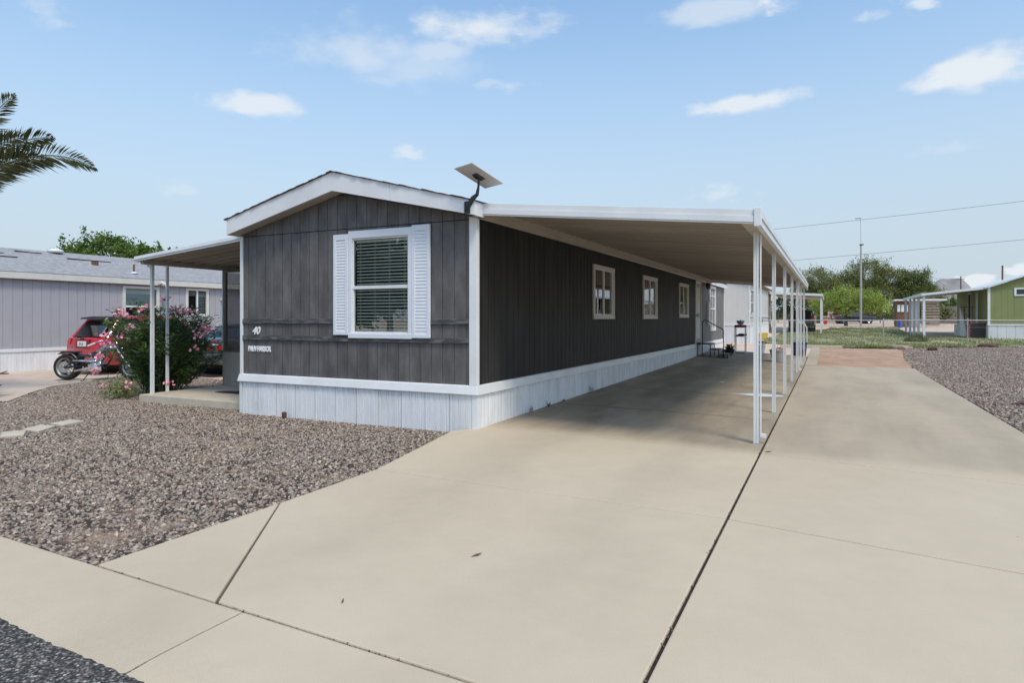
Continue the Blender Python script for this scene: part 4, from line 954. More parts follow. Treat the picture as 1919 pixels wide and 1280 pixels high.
for k, (a, b, z0, z1) in enumerate(NW):
    fr = MB().box(NX-.04,NX+.035,a-.09,a+.02,z0-.02,z1+.02); fr.box(NX-.04,NX+.035,b-.02,b+.09,z0-.02,z1+.02); fr.box(NX-.04,NX+.04,a-.09,b+.09,z1,z1+.1); fr.box(NX-.04,NX+.04,a-.09,b+.09,z0-.1,z0+.01)
    w_ = obj('window', fr, M['creamtrim'], nb, bevel=.004)
    if k == 0: mb = MB().box(NX-.03,NX+.02,a+.02,b-.02,2.0,2.06)
    else: mb = MB().box(NX-.03,NX+.02,(a+b)/2-.03,(a+b)/2+.03,z0,z1)
    obj('sash', mb, M['white'], w_)
    obj('pane', MB().box(NX-.02,NX-.015,a+.02,b-.02,z0,z1), M['glass'], w_)
    mb = MB()
    if k == 0: mb.box(NX-.1,NX-.08,a+.02,b-.02,2.05,z1)
    else:
        for i in range(12): mb.box(NX-.1,NX-.08,(a+b)/2,b-.02,z0+.06*i+.05,z0+.06*i+.085)
    obj('blind', mb, mat('pale_blind', (.62,.70,.68), .7), w_)
obj('porch_light', MB().box(NX,NX+.12,10.35,10.6,2.32,2.44), M['creamtrim'], nb, bevel=.02)
# conduit riser near the window
cd = thing('utility_riser', 'bent white conduit riser standing between the two porch posts', 'pipe', (-8.2,1.2,0))
obj('conduit', MB().tube([(-8.25,1.25,0),(-8.25,1.25,2.25),(-8.28,1.24,2.33),(-8.36,1.21,2.36),(-8.43,1.19,2.31)], .03, 10), M['potwhite'], cd, smooth=True)
obj('meter_socket', MB().box(-8.33,-8.17,1.16,1.24,1.75,2.05), M['steel'], cd, bevel=.01)

# ------------------------------------------------------------------ vehicles
def wheel(parent, x, y, r=.34, w=.22, spokes=5, name='wheel'):
    o = inst(name, MB().lathe([(r*.62,-w/2),(r*.9,-w/2),(r,-w*.32),(r,w*.32),(r*.9,w/2),(r*.62,w/2)], 24, (0,0,0), 'x').mesh('tyre', M['blackpl'], smooth=True), parent, (x, y, r))
    mb = MB().lathe([(.0,w*.30),(.05,w*.32),(.07,w*.2)], 16, (0,0,0), 'x'); mb.lathe([(r*.5,w*.3),(r*.62,w*.42),(r*.64,w*.1)], 24, (0,0,0), 'x')
    for s_ in (1,-1):
        for k in range(spokes):
            a = 2*math.pi*k/spokes; c_, s2 = math.cos(a), math.sin(a); q = r*.58; t = r*.09
            mb.hexa([(s_*w*.22, c_*.04-s2*t, s2*.04+c_*t),(s_*w*.22, c_*.04+s2*t, s2*.04-c_*t),(s_*w*.22, c_*q+s2*t, s2*q-c_*t),(s_*w*.22, c_*q-s2*t, s2*q+c_*t)],
                    [(s_*w*.34, c_*.04-s2*t, s2*.04+c_*t),(s_*w*.34, c_*.04+s2*t, s2*.04-c_*t),(s_*w*.38, c_*q+s2*t, s2*q-c_*t),(s_*w*.38, c_*q-s2*t, s2*q+c_*t)])
    r_ = obj('rim', mb, M['chrome'], o, local=True)
    return o
def car(name, label, cat, loc, rotz, paint, L_=4.5, Wd=1.84, prof=None, group=None, plate=None, wag=False):
    """y from rear (0) to front (L). prof: list of (y, half width bottom, z bottom, z belt, roof z, half width roof)"""
    t = thing(name, label, cat, loc, rotz, group)
    secs = []
    for (y_, zb, zs, hw) in prof['body']:
        pts = [(-hw*.86,y_,zb),(-hw*.98,y_,zb+.12),(-hw,y_,(zb+zs)/2),(-hw*.97,y_,zs-.05),(-hw*.88,y_,zs),(0,y_,zs+.025),(hw*.88,y_,zs),(hw*.97,y_,zs-.05),(hw,y_,(zb+zs)/2),(hw*.98,y_,zb+.12),(hw*.86,y_,zb)]
        secs.append(pts)
    body = obj('body', MB().loft(secs), paint, t, local=True, bevel=.02, seg=2, smooth=True)
    secs = []
    for (y_, zb, zt, hb, ht) in prof['cabin']:
        secs.append([(-hb,y_,zb),(-(hb*.45+ht*.55),y_,zb+(zt-zb)*.55),(-ht,y_,zt-.03),(-ht*.8,y_,zt),(ht*.8,y_,zt),(ht,y_,zt-.03),(hb*.45+ht*.55,y_,zb+(zt-zb)*.55),(hb,y_,zb)])
    obj('greenhouse', MB().loft(secs), M['carglass'], t, local=True, smooth=False)
    rp_ = prof['roof']; mb = MB(); secs = []
    for (y_, z_, h_) in rp_: secs.append([(-h_,y_,z_-.05),(-h_*.9,y_,z_),(0,y_,z_+.015),(h_*.9,y_,z_),(h_,y_,z_-.05)])
    mb.loft(secs); obj('roof', mb, paint, t, local=True, smooth=True)
    mb = MB()
    for pil in prof['pillars']:
        for s_ in (1,-1): mb.tube([(s_*p[0],p[1],p[2]) for p in pil], .045, 6)
    obj('pillar', mb, paint, t, local=True)
    for y_ in prof['wheels']:
        for s_ in (1,-1): wheel(t, s_*(Wd/2-.12), y_)
        obj('wheel_arch', MB().lathe([(.40,-Wd/2-.004),(.40,Wd/2+.004)], 24, (0,y_,.34), 'x'), M['blackpl'], t, local=True)
    return t
suv = dict(body=[(.0,.50,.86,.78),(.06,.34,1.02,.88),(.3,.26,1.08,.92),(1.5,.22,1.02,.92),(3.2,.22,.98,.92),(4.2,.25,.90,.88),(4.6,.35,.74,.74)],
   cabin=[(.16,1.03,1.05,.80,.70),(.62,1.03,1.60,.84,.66),(2.3,1.0,1.63,.85,.66),(3.35,.98,1.0,.84,.78)],
   roof=[(.50,1.62,.68),(.7,1.66,.69),(1.6,1.69,.70),(2.4,1.65,.68)],
   pillars=[[(.83,.2,1.04),(.70,.62,1.60)],[(.85,1.35,1.02),(.69,1.25,1.64)],[(.85,3.2,1.0),(.68,2.4,1.62)],[(.69,.62,1.61),(.69,2.4,1.62)]], wheels=(.95,3.75))
rc = car('parked_car', 'red hatchback with dark rear window and spoiler parked behind the motorcycle', 'car', (-14.85,3.35,0), 0, M['red'], prof=suv, group='cars parked by the lavender home')
obj('rear_window', MB().hexa([(-.62,.10,1.07),(.62,.10,1.07),(.62,.16,1.07),(-.62,.16,1.07)], [(-.56,.46,1.53),(.56,.46,1.53),(.56,.52,1.53),(-.56,.52,1.53)]), M['carglass'], rc, local=True, bevel=.02)
obj('spoiler', MB().hexa([(-.66,.30,1.585),(.66,.30,1.585),(.66,.66,1.62),(-.66,.66,1.62)], [(-.64,.32,1.625),(.64,.32,1.625),(.64,.66,1.67),(-.64,.66,1.67)]), M['blackpl'], rc, local=True, bevel=.01)
bl = obj('bumper', MB().hexa([(-.86,-.10,.36),(.86,-.10,.36),(.90,.3,.30),(-.90,.3,.30)], [(-.88,-.12,.66),(.88,-.12,.66),(.92,.3,.68),(-.92,.3,.68)]), M['red'], rc, local=True, bevel=.05, seg=3, smooth=True)
obj('diffuser', MB().box(-.7,.7,-.105,.1,.28,.40), M['blackpl'], rc, local=True, bevel=.02)
for s_ in (1,-1): obj('tail_light', MB().hexa([(s_*.60,-.02,.86),(s_*.91,.10,.86),(s_*.915,.30,.88),(s_*.60,.0,.90)][::s_], [(s_*.62,.02,1.03),(s_*.87,.10,1.03),(s_*.89,.34,1.03),(s_*.62,.05,1.03)][::s_]), M['tail'], rc, local=True)
mb = MB().box(-.2,.2,-.035,-.01,.80,.95); pt = obj('number_plate', mb, M['plate'], rc, local=True)
o = text_obj('plate_text', '51A', .12, .002, (0,0,0), M['dark'], pt); o.location = (-.12,-.037,.83)
obj('plate_recess', MB().box(-.32,.32,-.02,.05,.76,1.0), mat('dark_red', (.2,.006,.015), .3), rc, local=True)
obj('latch', MB().box(-.08,.08,-.03,.0,1.0,1.04).box(-.1,.1,-.128,-.1,.5,.56), M['blackpl'], rc, local=True)
sed = dict(body=[(.0,.50,.92,.76),(.07,.36,1.0,.86),(.35,.26,1.03,.90),(1.5,.22,.98,.91),(3.2,.22,.95,.91),(4.3,.25,.85,.86),(4.65,.35,.68,.72)],
   cabin=[(.75,.98,1.0,.78,.72),(1.5,.97,1.40,.82,.62),(2.6,.95,1.44,.82,.62),(3.5,.93,.95,.80,.74)],
   roof=[(1.38,1.40,.64),(1.6,1.44,.65),(2.2,1.47,.66),(2.75,1.43,.64)],
   pillars=[[(.80,.8,.99),(.64,1.5,1.40)],[(.83,2.2,.97),(.66,2.1,1.43)],[(.82,3.4,.95),(.64,2.7,1.42)],[(.65,1.5,1.41),(.65,2.7,1.42)]], wheels=(1.0,3.7))
c2 = car('parked_car', 'dark grey sedan with red tail light showing between the oleander and the screened porch', 'car', (-11.7,4.6,0), 0, M['silver'], prof=sed, group='cars parked by the lavender home')
obj('rear_window', MB().hexa([(-.68,.86,1.02),(.68,.86,1.02),(.68,.9,1.0),(-.68,.9,1.0)], [(-.56,1.46,1.385),(.56,1.46,1.385),(.56,1.52,1.38),(-.56,1.52,1.38)]), mat('sky_glass', (.10,.12,.12), .05, spec=1.), c2, local=True)
for s_ in (1,-1):
    tl = obj('tail_light', MB().hexa([(s_*.52,-.03,.72),(s_*.86,.05,.72),(s_*.905,.34,.76),(s_*.52,.02,.76)][::s_], [(s_*.60,.0,.97),(s_*.82,.06,.97),(s_*.86,.30,.95),(s_*.60,.05,.97)][::s_]), M['tail'], c2, local=True)
    obj('reverse_lamp', MB().box(min(s_*.62,s_*.86),max(s_*.62,s_*.86),-.035,.05,.855,.89), M['plate'], tl, local=True)
obj('number_plate', MB().box(-.2,.2,-.04,-.01,.70,.84), M['plate'], c2, local=True)
obj('trunk_trim', MB().box(-.45,.45,-.045,.0,.88,.93), M['chrome'], c2, local=True)
obj('bumper', MB().hexa([(-.84,-.12,.34),(.84,-.12,.34),(.89,.3,.28),(-.89,.3,.28)], [(-.86,-.14,.62),(.86,-.14,.62),(.91,.3,.64),(-.91,.3,.64)]), M['silver'], c2, local=True, bevel=.05, seg=3, smooth=True)
obj('bumper_strip', MB().box(-.8,.8,-.135,.0,.44,.50), M['blackpl'], c2, local=True)

# motorcycle: local x forward (rear wheel at x=0), standing on its side stand
mc = thing('motorcycle', 'black chopper motorcycle with fat rear tyre and chrome pipes parked by the oleander', 'motorcycle', (-13.42,2.15,0), R(24))
def moto_wheel(x, r, w, n=10):
    o = obj('wheel', MB().lathe([(r*.70,-w*.30),(r*.80,-w*.5),(r*.93,-w*.42),(r,-w*.15),(r,w*.15),(r*.93,w*.42),(r*.80,w*.5),(r*.70,w*.30)], 32, (x,0,r), 'y'), M['blackpl'], mc, local=True, smooth=True)
    mb = MB().lathe([(r*.60,-w*.3),(r*.72,-w*.42),(r*.72,w*.42),(r*.60,w*.3)], 32, (x,0,r), 'y'); mb.lathe([(0,-w*.45),(.05,-w*.45),(.05,w*.45),(0,w*.45)], 12, (x,0,r), 'y')
    for k in range(n):
        a = 2*math.pi*k/n; mb.tube([(x+.04*math.cos(a),0,r+.04*math.sin(a)),(x+r*.65*math.cos(a+.15),0,r+r*.65*math.sin(a+.15))], .010, 5)
    obj('rim', mb, mat('dull_alloy', (.35,.34,.32), .35, metal=.9), o, local=True)
    obj('brake_disc', MB().lathe([(.06,-w*.5-.01),(r*.42,-w*.5-.01),(r*.42,-w*.5-.016),(.06,-w*.5-.016)], 24, (x,0,r), 'y'), M['steel'], o, local=True)
moto_wheel(0,.34,.25); moto_wheel(1.72,.34,.10)
mb = MB(); pts = []
for k in range(13):
    a = R(118-k*8.5); pts.append((.39*math.cos(a),0,.34+.39*math.sin(a)))
for i in range(len(pts)-1):
    p, q = pts[i], pts[i+1]; mb.hexa([(p[0],-.12,p[2]-.015),(q[0],-.12,q[2]-.015),(q[0],.12,q[2]-.015),(p[0],.12,p[2]-.015)], [(p[0],-.10,p[2]+.012),(q[0],-.10,q[2]+.012),(q[0],.10,q[2]+.012),(p[0],.10,p[2]+.012)])
mb.box(-.12,.3,-.11,.11,.71,.745)
obj('rear_fender', mb, M['black'], mc, local=True)
mb = MB()
for s_ in (-1,1):
    mb.tube([(0,s_*.15,.33),(.38,s_*.14,.36),(.55,s_*.10,.45)], .022, 8); mb.tube([(0.05,s_*.14,.36),(.40,s_*.10,.60)], .018, 8)
mb.tube([(.38,0,.60),(.62,0,.68),(1.2,0,.86),(1.33,0,.84)], .025, 8); mb.tube([(1.3,0,.78),(1.0,0,.30),(.45,0,.27),(.40,0,.58)], .024, 8)
obj('frame', mb, M['black'], mc, local=True)
obj('seat', MB().loft([[(.25,-.02,.70),(.25,0,.715),(.25,.02,.70)],[(.4,-.13,.64),(.4,0,.68),(.4,.13,.64)],[(.58,-.15,.60),(.58,0,.645),(.58,.15,.60)],[(.78,-.07,.66),(.78,0,.72),(.78,.07,.66)]]), M['black'], mc, local=True, bevel=.01)
obj('fuel_tank', MB().loft([[(x_,h_*math.cos(a),z_+v_*math.sin(a)) for a in [2*math.pi*k/14 for k in range(14)]] for x_,z_,h_,v_ in ((.76,.72,.04,.03),(.86,.75,.11,.08),(1.02,.79,.14,.11),(1.16,.82,.12,.10),(1.27,.83,.05,.05))]), mat('grey_tank_paint', (.22,.24,.24), .2, metal=.4, coat=1.), mc, local=True, smooth=True)
mb = MB().box(.62,.98,-.13,.13,.26,.42)
for (cx_, dx_) in ((.72,-.09),(.88,.10)):
    for k in range(7):
        t_ = k/6; x_ = cx_+dx_*t_; z_ = .42+.24*t_; mb.lathe([(0,z_),(.085,z_),(.085,z_+.02),(0,z_+.02)], 12, (x_,0,0))
        mb.lathe([(.06,z_+.02),(.06,z_+.04)], 12, (x_,0,0))
mb.lathe([(.0,-.15),(.11,-.15),(.13,-.12),(.13,.12),(.11,.15),(0,.15)], 18, (.74,0,.33), 'y')
obj('engine', mb, M['chrome'], mc, local=True, bevel=.004)
mb = MB(); mb.tube([(.95,-.12,.55),(1.0,-.19,.42),(.85,-.20,.36),(.33,-.20,.25)], [.022,.028,.034,.042], 12); mb.tube([(.90,-.12,.55),(.88,-.20,.50),(.75,-.20,.50),(.30,-.21,.52)], [.02,.024,.03,.038], 12)
obj('exhaust_pipe', mb, M['chrome'], mc, local=True, smooth=True)
mb = MB()
for s_ in (-1,1): mb.tube([(1.32,s_*.10,.88),(1.72,s_*.10,.34)], .024, 10)
mb.box(1.26,1.36,-.12,.12,.82,.88)
obj('fork', mb, M['chrome'], mc, local=True)
mb = MB()
for s_ in (-1,1): mb.tube([(1.28,s_*.03,.92),(1.22,s_*.12,1.02),(1.10,s_*.34,1.03),(.90,s_*.42,.93)], .014, 8)
mb.lathe([(0,-.05),(.08,-.04),(.09,.03),(.04,.10),(0,.11)], 14, (1.42,0,.80), 'x')
hb = obj('handlebar', mb, M['chrome'], mc, local=True, smooth=True)
for s_ in (-1,1): obj('grip', MB().tube([(.99,s_*.385,.975),(.84,s_*.435,.90)], .021, 8), M['plate'], hb, local=True)
obj('side_stand', MB().tube([(.7,-.1,.28),(.62,-.30,.01),(.56,-.31,.01)], .012, 6), M['black'], mc, local=True)
obj('mirror', MB().lathe([(0,0),(.05,.005),(.05,.015),(0,.02)], 12, (1.15,.36,1.14), 'x').tube([(1.12,.34,1.02),(1.15,.36,1.12)], .007, 6), M['chrome'], mc, local=True)

# ------------------------------------------------------------------ plants
def np_leaves(name, P, Dv, Ln, Wd, m, parent=None, up=None, bend=0.):
    """leaf = pointed quad from P along Dv; arrays"""
    n = len(P); Dv = Dv/np.linalg.norm(Dv, axis=1, keepdims=True)
    rv = rng.normal(size=(n,3)) if up is None else up+rng.normal(size=(n,3))*.35
    Sd = np.cross(Dv, rv); Sd /= np.linalg.norm(Sd, axis=1, keepdims=True)+1e-9
    L_ = Ln[:,None]; W_ = Wd[:,None]
    V = np.empty((n*4,3)); V[0::4] = P; V[1::4] = P+Dv*L_*.5+Sd*W_*.5; V[2::4] = P+Dv*L_; V[3::4] = P+Dv*L_*.5-Sd*W_*.5
    if bend: V[2::4,2] -= bend*Ln
    off = np.array(wloc(parent)) if parent else np.zeros(3)
    me = bpy.data.meshes.new(name); me.vertices.add(n*4); me.vertices.foreach_set('co', (V-off).ravel())
    me.loops.add(n*4); me.loops.foreach_set('vertex_index', np.arange(n*4)); me.polygons.add(n); me.polygons.foreach_set('loop_start', np.arange(0,n*4,4)); me.polygons.foreach_set('loop_total', np.full(n,4))
    me.update(calc_edges=True); me.validate(); me.materials.append(m)
    o = bpy.data.objects.new(name, me); COL.objects.link(o)
    if parent: o.parent = parent
    return o
# oleander
ol = thing('oleander_bush', 'tall pink flowering oleander bush growing beside the porch posts', 'bush', (-8.35,1.25,0))
stems = MB(); LP = []; LD = []; tips = []
for k in range(105):
    a = random.uniform(0,2*math.pi); r0 = random.uniform(0,.35)
    b0 = Vector((-8.35+r0*math.cos(a), 1.2+r0*math.sin(a), 0)); spread = random.uniform(.15,1.05); h = random.uniform(1.0,1.95)*(1-.18*(spread-.5))
    if k % 9 == 0: h *= .55; spread *= 1.15
    dirx = math.cos(a)*spread*(1.12 if math.cos(a) < 0 else .95); diry = math.sin(a)*spread*.85
    pts = []
    for j in range(7):
        t = j/6; pts.append(b0+Vector((dirx*t**1.3+.05*math.sin(j+k), diry*t**1.3+.05*math.cos(j*1.3+k), h*t)))
    stems.tube(pts, [.012-.0014*j for j in range(7)], 5, False); tips.append(pts[-1])
    for j in range(190):
        t = random.uniform(.10,1)**.8; f_ = t*6; i = min(5,int(f_)); p = pts[i].lerp(pts[i+1], f_-i)
        d = (pts[i+1]-pts[i]).normalized(); ra = random.uniform(0,2*math.pi); o_ = Vector((math.cos(ra),math.sin(ra),random.uniform(-.15,.5)))
        LP.append(p+Vector((random.gauss(0,.05),random.gauss(0,.05),random.gauss(0,.03)))); LD.append(d*.55+o_)
obj('stem', stems, mat('grey_green_stem', (.08,.09,.05), .8), ol)
LP = np.array([tuple(p) for p in LP]); LD = np.array([tuple(p) for p in LD]); n = len(LP)
# soft mass boundary noise
o = np_leaves('foliage', LP, LD, rng.uniform(.09,.17,n), rng.uniform(.016,.028,n), leaf_mat('oleander_leaf', (.014,.030,.010), (.14,.23,.065), .12, .33), ol, bend=.12); o['kind'] = 'stuff'
bm_ = mat('pink_petal', (.78,.16,.28), .7, col2=(.88,.50,.56), nscale=25, detail=2)
cand = sorted(tips, key=lambda p: -(p.z*.8+(-p.y)*.35))
def blossom(p, n=16):
    mb = MB()
    for i in range(n):
        q = p+Vector((random.gauss(0,.055),random.gauss(0,.055),random.gauss(0,.035)))
        nrm = Vector((random.gauss(0,.7),random.gauss(-.4,.6),random.gauss(.7,.4))).normalized(); a_ = nrm.orthogonal().normalized(); b_ = nrm.cross(a_)
        for k in range(5):
            t = 2*math.pi*k/5+i; d = a_*math.cos(t)+b_*math.sin(t); s_ = nrm.cross(d)
            mb.add([q, q+d*.022+s_*.015+nrm*.005, q+d*.036+nrm*.008, q+d*.022-s_*.015+nrm*.005], [(0,1,2,3)])
    return mb
for k, p in enumerate([Vector(c) for c in ((-8.95,.62,1.66),(-8.72,.55,1.72),(-8.30,.72,1.78),(-8.15,.75,1.86),(-7.95,.95,2.0),(-7.7,1.0,1.76),(-7.55,1.05,1.76),(-7.4,1.1,1.74),(-8.25,.45,1.42),(-8.45,.40,1.27),(-8.38,.38,1.33),(-8.30,.40,1.18),(-8.75,.35,1.10),(-9.1,.45,1.28),(-9.25,.55,1.05),(-9.3,.45,.8),(-9.35,.4,.52),(-7.0,1.15,1.40),(-6.9,1.15,1.38),(-7.05,1.1,1.25),(-8.05,.3,.25),(-7.3,.6,.32),(-8.9,.25,.22),(-7.15,1.1,1.0))]):
    obj('blossom', blossom(p, 14 if k < 17 else 8), bm_, ol)
# pale variegated clump at the left foot
lp = thing('low_shrub', 'pale yellow green clump at the foot of the oleander on the gravel', 'shrub', (-8.75,.32,0))
n = 1300; c_ = rng.normal(size=(n,3))*np.array([.15,.15,.12])+np.array([-8.48,.40,.14]); c_[:,2] = np.abs(c_[:,2])
o = np_leaves('foliage', c_, rng.normal(size=(n,3))+np.array([0,0,.8]), rng.uniform(.06,.12,n), rng.uniform(.012,.022,n), leaf_mat('pale_leaf', (.06,.09,.03), (.38,.40,.19), .2, .5), lp); o['kind'] = 'stuff'
obj('stem', MB().tube([(-8.78,.36,0),(-8.76,.35,.22)], .01, 5), M['bark'], lp)

# palm
palm = thing('palm_tree', 'feathery palm whose fronds reach in at the upper left edge of the photo', 'palm', (-11.15,-.92,0))
PC = Vector((-11.62,-1.20,3.75)); PB = Vector((-10.98,-.9,0))
tr = MB(); secs = []
for j in range(30):
    z = 3.75*j/29; r = .19+.035*(j % 2)+.10*max(0,1-z/.35); qx = PB.x+(PC.x-PB.x)*(j/29)**1.3; qy = PB.y+(PC.y-PB.y)*(j/29)**1.3; tr_pts = [(qx+r*math.cos(a), qy+r*math.sin(a), z) for a in [2*math.pi*k/12 for k in range(12)]]; secs.append(tr_pts)
tr.loft(secs); obj('trunk', tr, M['bark'], palm)
fp, fd, fl, fu = [], [], [], []
def frond(az, el0, length, droop, seed):
    rr = random.Random(seed); mbs = MB(); p = PC.copy(); el = el0; N_ = 26; pts = [p.copy()]; dirs = []
    for i in range(N_):
        d = Vector((math.cos(az)*math.cos(el), math.sin(az)*math.cos(el), math.sin(el))); dirs.append(d); p = p+d*(length/N_); pts.append(p.copy()); el -= droop/N_*(.5+i/N_)
    mbs.tube(pts, [.028*(1-i/(N_+2))+.003 for i in range(N_+1)], 6, False)
    ob = obj('frond', mbs, M['frondstem'], palm)
    P_, D_, L_ = [], [], []
    for i in range(2*N_*4):
        t = .12+.88*i/(2*N_*4); f_ = t*N_; k = min(N_-1,int(f_)); q = pts[k].lerp(pts[k+1], f_-k); d = dirs[k]
        side = d.cross(Vector((0,0,1))).normalized(); upv = side.cross(d)
        s_ = 1 if i % 2 else -1
        dd = d*(.50+.5*t)+side*s_*(.62-.2*t)+upv*(.72*rr.uniform(.7,1.15) if s_ > 0 else -.50*rr.uniform(.7,1.15)); P_.append(q); D_.append(dd+Vector((rr.gauss(0,.05),rr.gauss(0,.05),rr.gauss(0,.05)))); L_.append(.50*math.sin(math.pi*min(1,.16+t*.86))**.6*rr.uniform(.85,1.1)+.06)
    n = len(P_); P_ = np.array([tuple(v) for v in P_]); D_ = np.array([tuple(v) for v in D_]); L_ = np.array(L_)
    o = np_leaves('leaflets', P_, D_, L_, np.full(n,.034), M['palmleaf'], palm, bend=.10); o.parent = ob; o['kind'] = 'stuff'
M['frondstem'] = mat('frond_stem', (.16,.17,.06), .6)
M['palmleaf'] = leaf_mat('palm_leaflet', (.04,.055,.02), (.20,.20,.075), .15, .5)
# fronds seen at the edge lean toward +x; others fan round the crown
cr = math.atan2(.4415,.897)
for i, (az, el, ln, dr) in enumerate(((cr+.0,.87,3.5,1.55),(cr+.12,1.14,2.75,1.25),(cr-.1,1.28,2.85,.75),(cr+.06,.98,2.5,1.35),(cr-.12,.85,2.2,.9),(cr+.9,1.35,2.4,1.1),(cr-1.3,1.2,2.4,1.2),(cr+2.0,.6,2.4,1.5),(cr+2.5,.5,2.6,1.5),(cr+2.9,.7,2.6,1.5),(cr+3.6,.5,2.6,1.5),(cr+4.3,.8,2.6,1.5),(cr+3.2,1.0,2.4,1.4))):
    frond(az, el, ln, dr, i+3)
for k in range(26):
    a = random.uniform(0,2*math.pi); z = random.uniform(0,.5); r0 = .2; l = random.uniform(.12,.30)
    d = Vector((math.cos(a), math.sin(a), random.uniform(-.1,.7))).normalized(); s_ = Vector((-math.sin(a), math.cos(a), 0)); b0 = Vector((PB.x+r0*math.cos(a), PB.y+r0*math.sin(a), z))
    mb = MB().hexa([b0-s_*.06, b0+s_*.06, b0+s_*.06+Vector((0,0,.03)), b0-s_*.06+Vector((0,0,.03))], [b0+d*l-s_*.03, b0+d*l+s_*.03, b0+d*l+s_*.03+Vector((0,0,.02)), b0+d*l-s_*.03+Vector((0,0,.02))])
    obj('cut_boot', mb, M['brown'], palm)

def tree(name, label, cat, loc, h, blobs, leafm, nleaf, ls, trunk_r=.18, group=None, seed=0, droop=0., lean=(0,0), limbs=7, shoots=0):
    """blobs: list of (dx,dy,z,rx,ry,rz,weight) relative to base"""
    rr = random.Random(seed); t = thing(name, label, cat, loc, 0, group); B = Vector(loc)
    mb = MB(); fork = B+Vector((lean[0]*.3, lean[1]*.3, h*.22)); mb.tube([B-Vector((0,0,.1)), B+Vector((lean[0]*.1,lean[1]*.1,h*.1)), fork], [trunk_r*1.2, trunk_r, trunk_r*.85], 8)
    obj('trunk', mb, M['bark'], t)
    mb = MB()
    for (dx,dy,z,rx_,ry_,rz_,w_) in blobs:
        for q in range(3):
            e = B+Vector((dx+rr.gauss(0,rx_*.45), dy+rr.gauss(0,ry_*.45), z+rr.gauss(0,rz_*.4))); m1 = fork.lerp(e,.5)+Vector((rr.gauss(0,.15)*h*.1, rr.gauss(0,.15)*h*.1, h*.04))
            mb.tube([fork, m1, e], [trunk_r*.5, trunk_r*.28, trunk_r*.07], 6, False)
    obj('limb', mb, M['bark'], t)
    P_ = []; tot = sum(b[6] for b in blobs)
    for bi, (dx,dy,z,rx_,ry_,rz_,w_) in enumerate(blobs):
        n = int(nleaf*w_/tot); nc = max(6, n//55)
        u = rng.normal(size=(nc,3)); u /= np.linalg.norm(u,axis=1,keepdims=True); u *= rng.uniform(.35,1.08,(nc,1))**.6
        cc = np.array([B.x+dx,B.y+dy,B.z+z])+u*np.array([rx_,ry_,rz_])
        idx = rng.integers(0,nc,n); sc = rng.uniform(.10,.24,(nc,1))[idx]*min(rx_,rz_)
        P_.append(cc[idx]+rng.normal(size=(n,3))*sc*np.array([1.1,1.1,.8]))
    if shoots:
        for s_ in range(shoots):
            b_ = blobs[rr.randrange(len(blobs))]; a = rr.uniform(0,6.28); p0 = np.array([B.x+b_[0]+b_[3]*.8*math.cos(a), B.y+b_[1]+b_[4]*.8*math.sin(a), B.z+b_[2]+b_[5]*.6]); m_ = 40; tt = rng.random((m_,1))
            P_.append(p0+tt*np.array([rr.gauss(0,.3)*b_[3]*.5, rr.gauss(0,.3)*b_[3]*.5, b_[5]*rr.uniform(.35,.8)])+rng.normal(size=(m_,3))*.05*b_[5])
    P_ = np.vstack(P_); n = len(P_); Dv = rng.normal(size=(n,3)); Dv[:,2] += -droop
    o = np_leaves('crown', P_, Dv, rng.uniform(.7,1.3,n)*ls, rng.uniform(.35,.6,n)*ls, leafm, t); o['kind'] = 'stuff'
    return t
LM = {}
LM['mesq'] = leaf_mat('mesquite_leaf', (.075,.088,.028), (.29,.32,.11), .25, .7)
LM['mesq2'] = leaf_mat('acacia_leaf', (.055,.075,.022), (.20,.25,.075), .25, .7)
LM['palo'] = leaf_mat('palo_verde_leaf', (.15,.23,.03), (.50,.58,.15), .3, .7)
LM['green'] = leaf_mat('broad_green_leaf', (.045,.09,.012), (.17,.26,.05), .3, .6)
LM['dark'] = leaf_mat('dark_green_leaf', (.022,.034,.012), (.075,.10,.032), .2, .7)
LM['pale'] = leaf_mat('pale_green_leaf', (.10,.12,.05), (.26,.28,.13), .25, .7)
z80 = terr(80)
tree('mesquite_tree', 'large dark airy mesquite left of the tall pole behind the bright green tree', 'tree', (3.3,83,terr(83)), 8, [(0,0,5.2,2.3,2.2,1.7,1),(-1.6,.3,4.2,1.6,1.6,1.3,.7),(1.4,0,4.0,1.8,1.6,1.4,.7),(0,0,3.2,2.6,2,1,.6)], LM['mesq'], 22000, .18, .25, seed=1, shoots=10, group='trees beyond the wire fence')
tree('mesquite_tree', 'tallest broad mesquite directly behind the tall pole', 'tree', (8.8,84,terr(84)), 9, [(0,0,6.0,2.6,2.4,1.9,1.2),(-2.2,0,4.9,2.0,1.8,1.5,.8),(2.6,0,5.2,2.2,1.8,1.5,.9),(1.2,0,3.8,2.9,2.2,1.4,1),(-1.5,0,3.6,2.0,2,1.2,.6)], LM['mesq'], 36000, .18, .3, seed=2, shoots=16, group='trees beyond the wire fence')
tree('willow_acacia', 'tall dark green drooping tree right of the big mesquite beside the brown posts', 'tree', (13.8,84,terr(84)), 8, [(0,0,4.9,1.8,1.6,1.7,1),(-.9,0,3.4,1.7,1.5,1.9,1),(1.4,0,3.3,1.5,1.4,1.6,.8)], LM['mesq2'], 18000, .20, .22, seed=3, droop=1.0, shoots=8, group='trees beyond the wire fence')
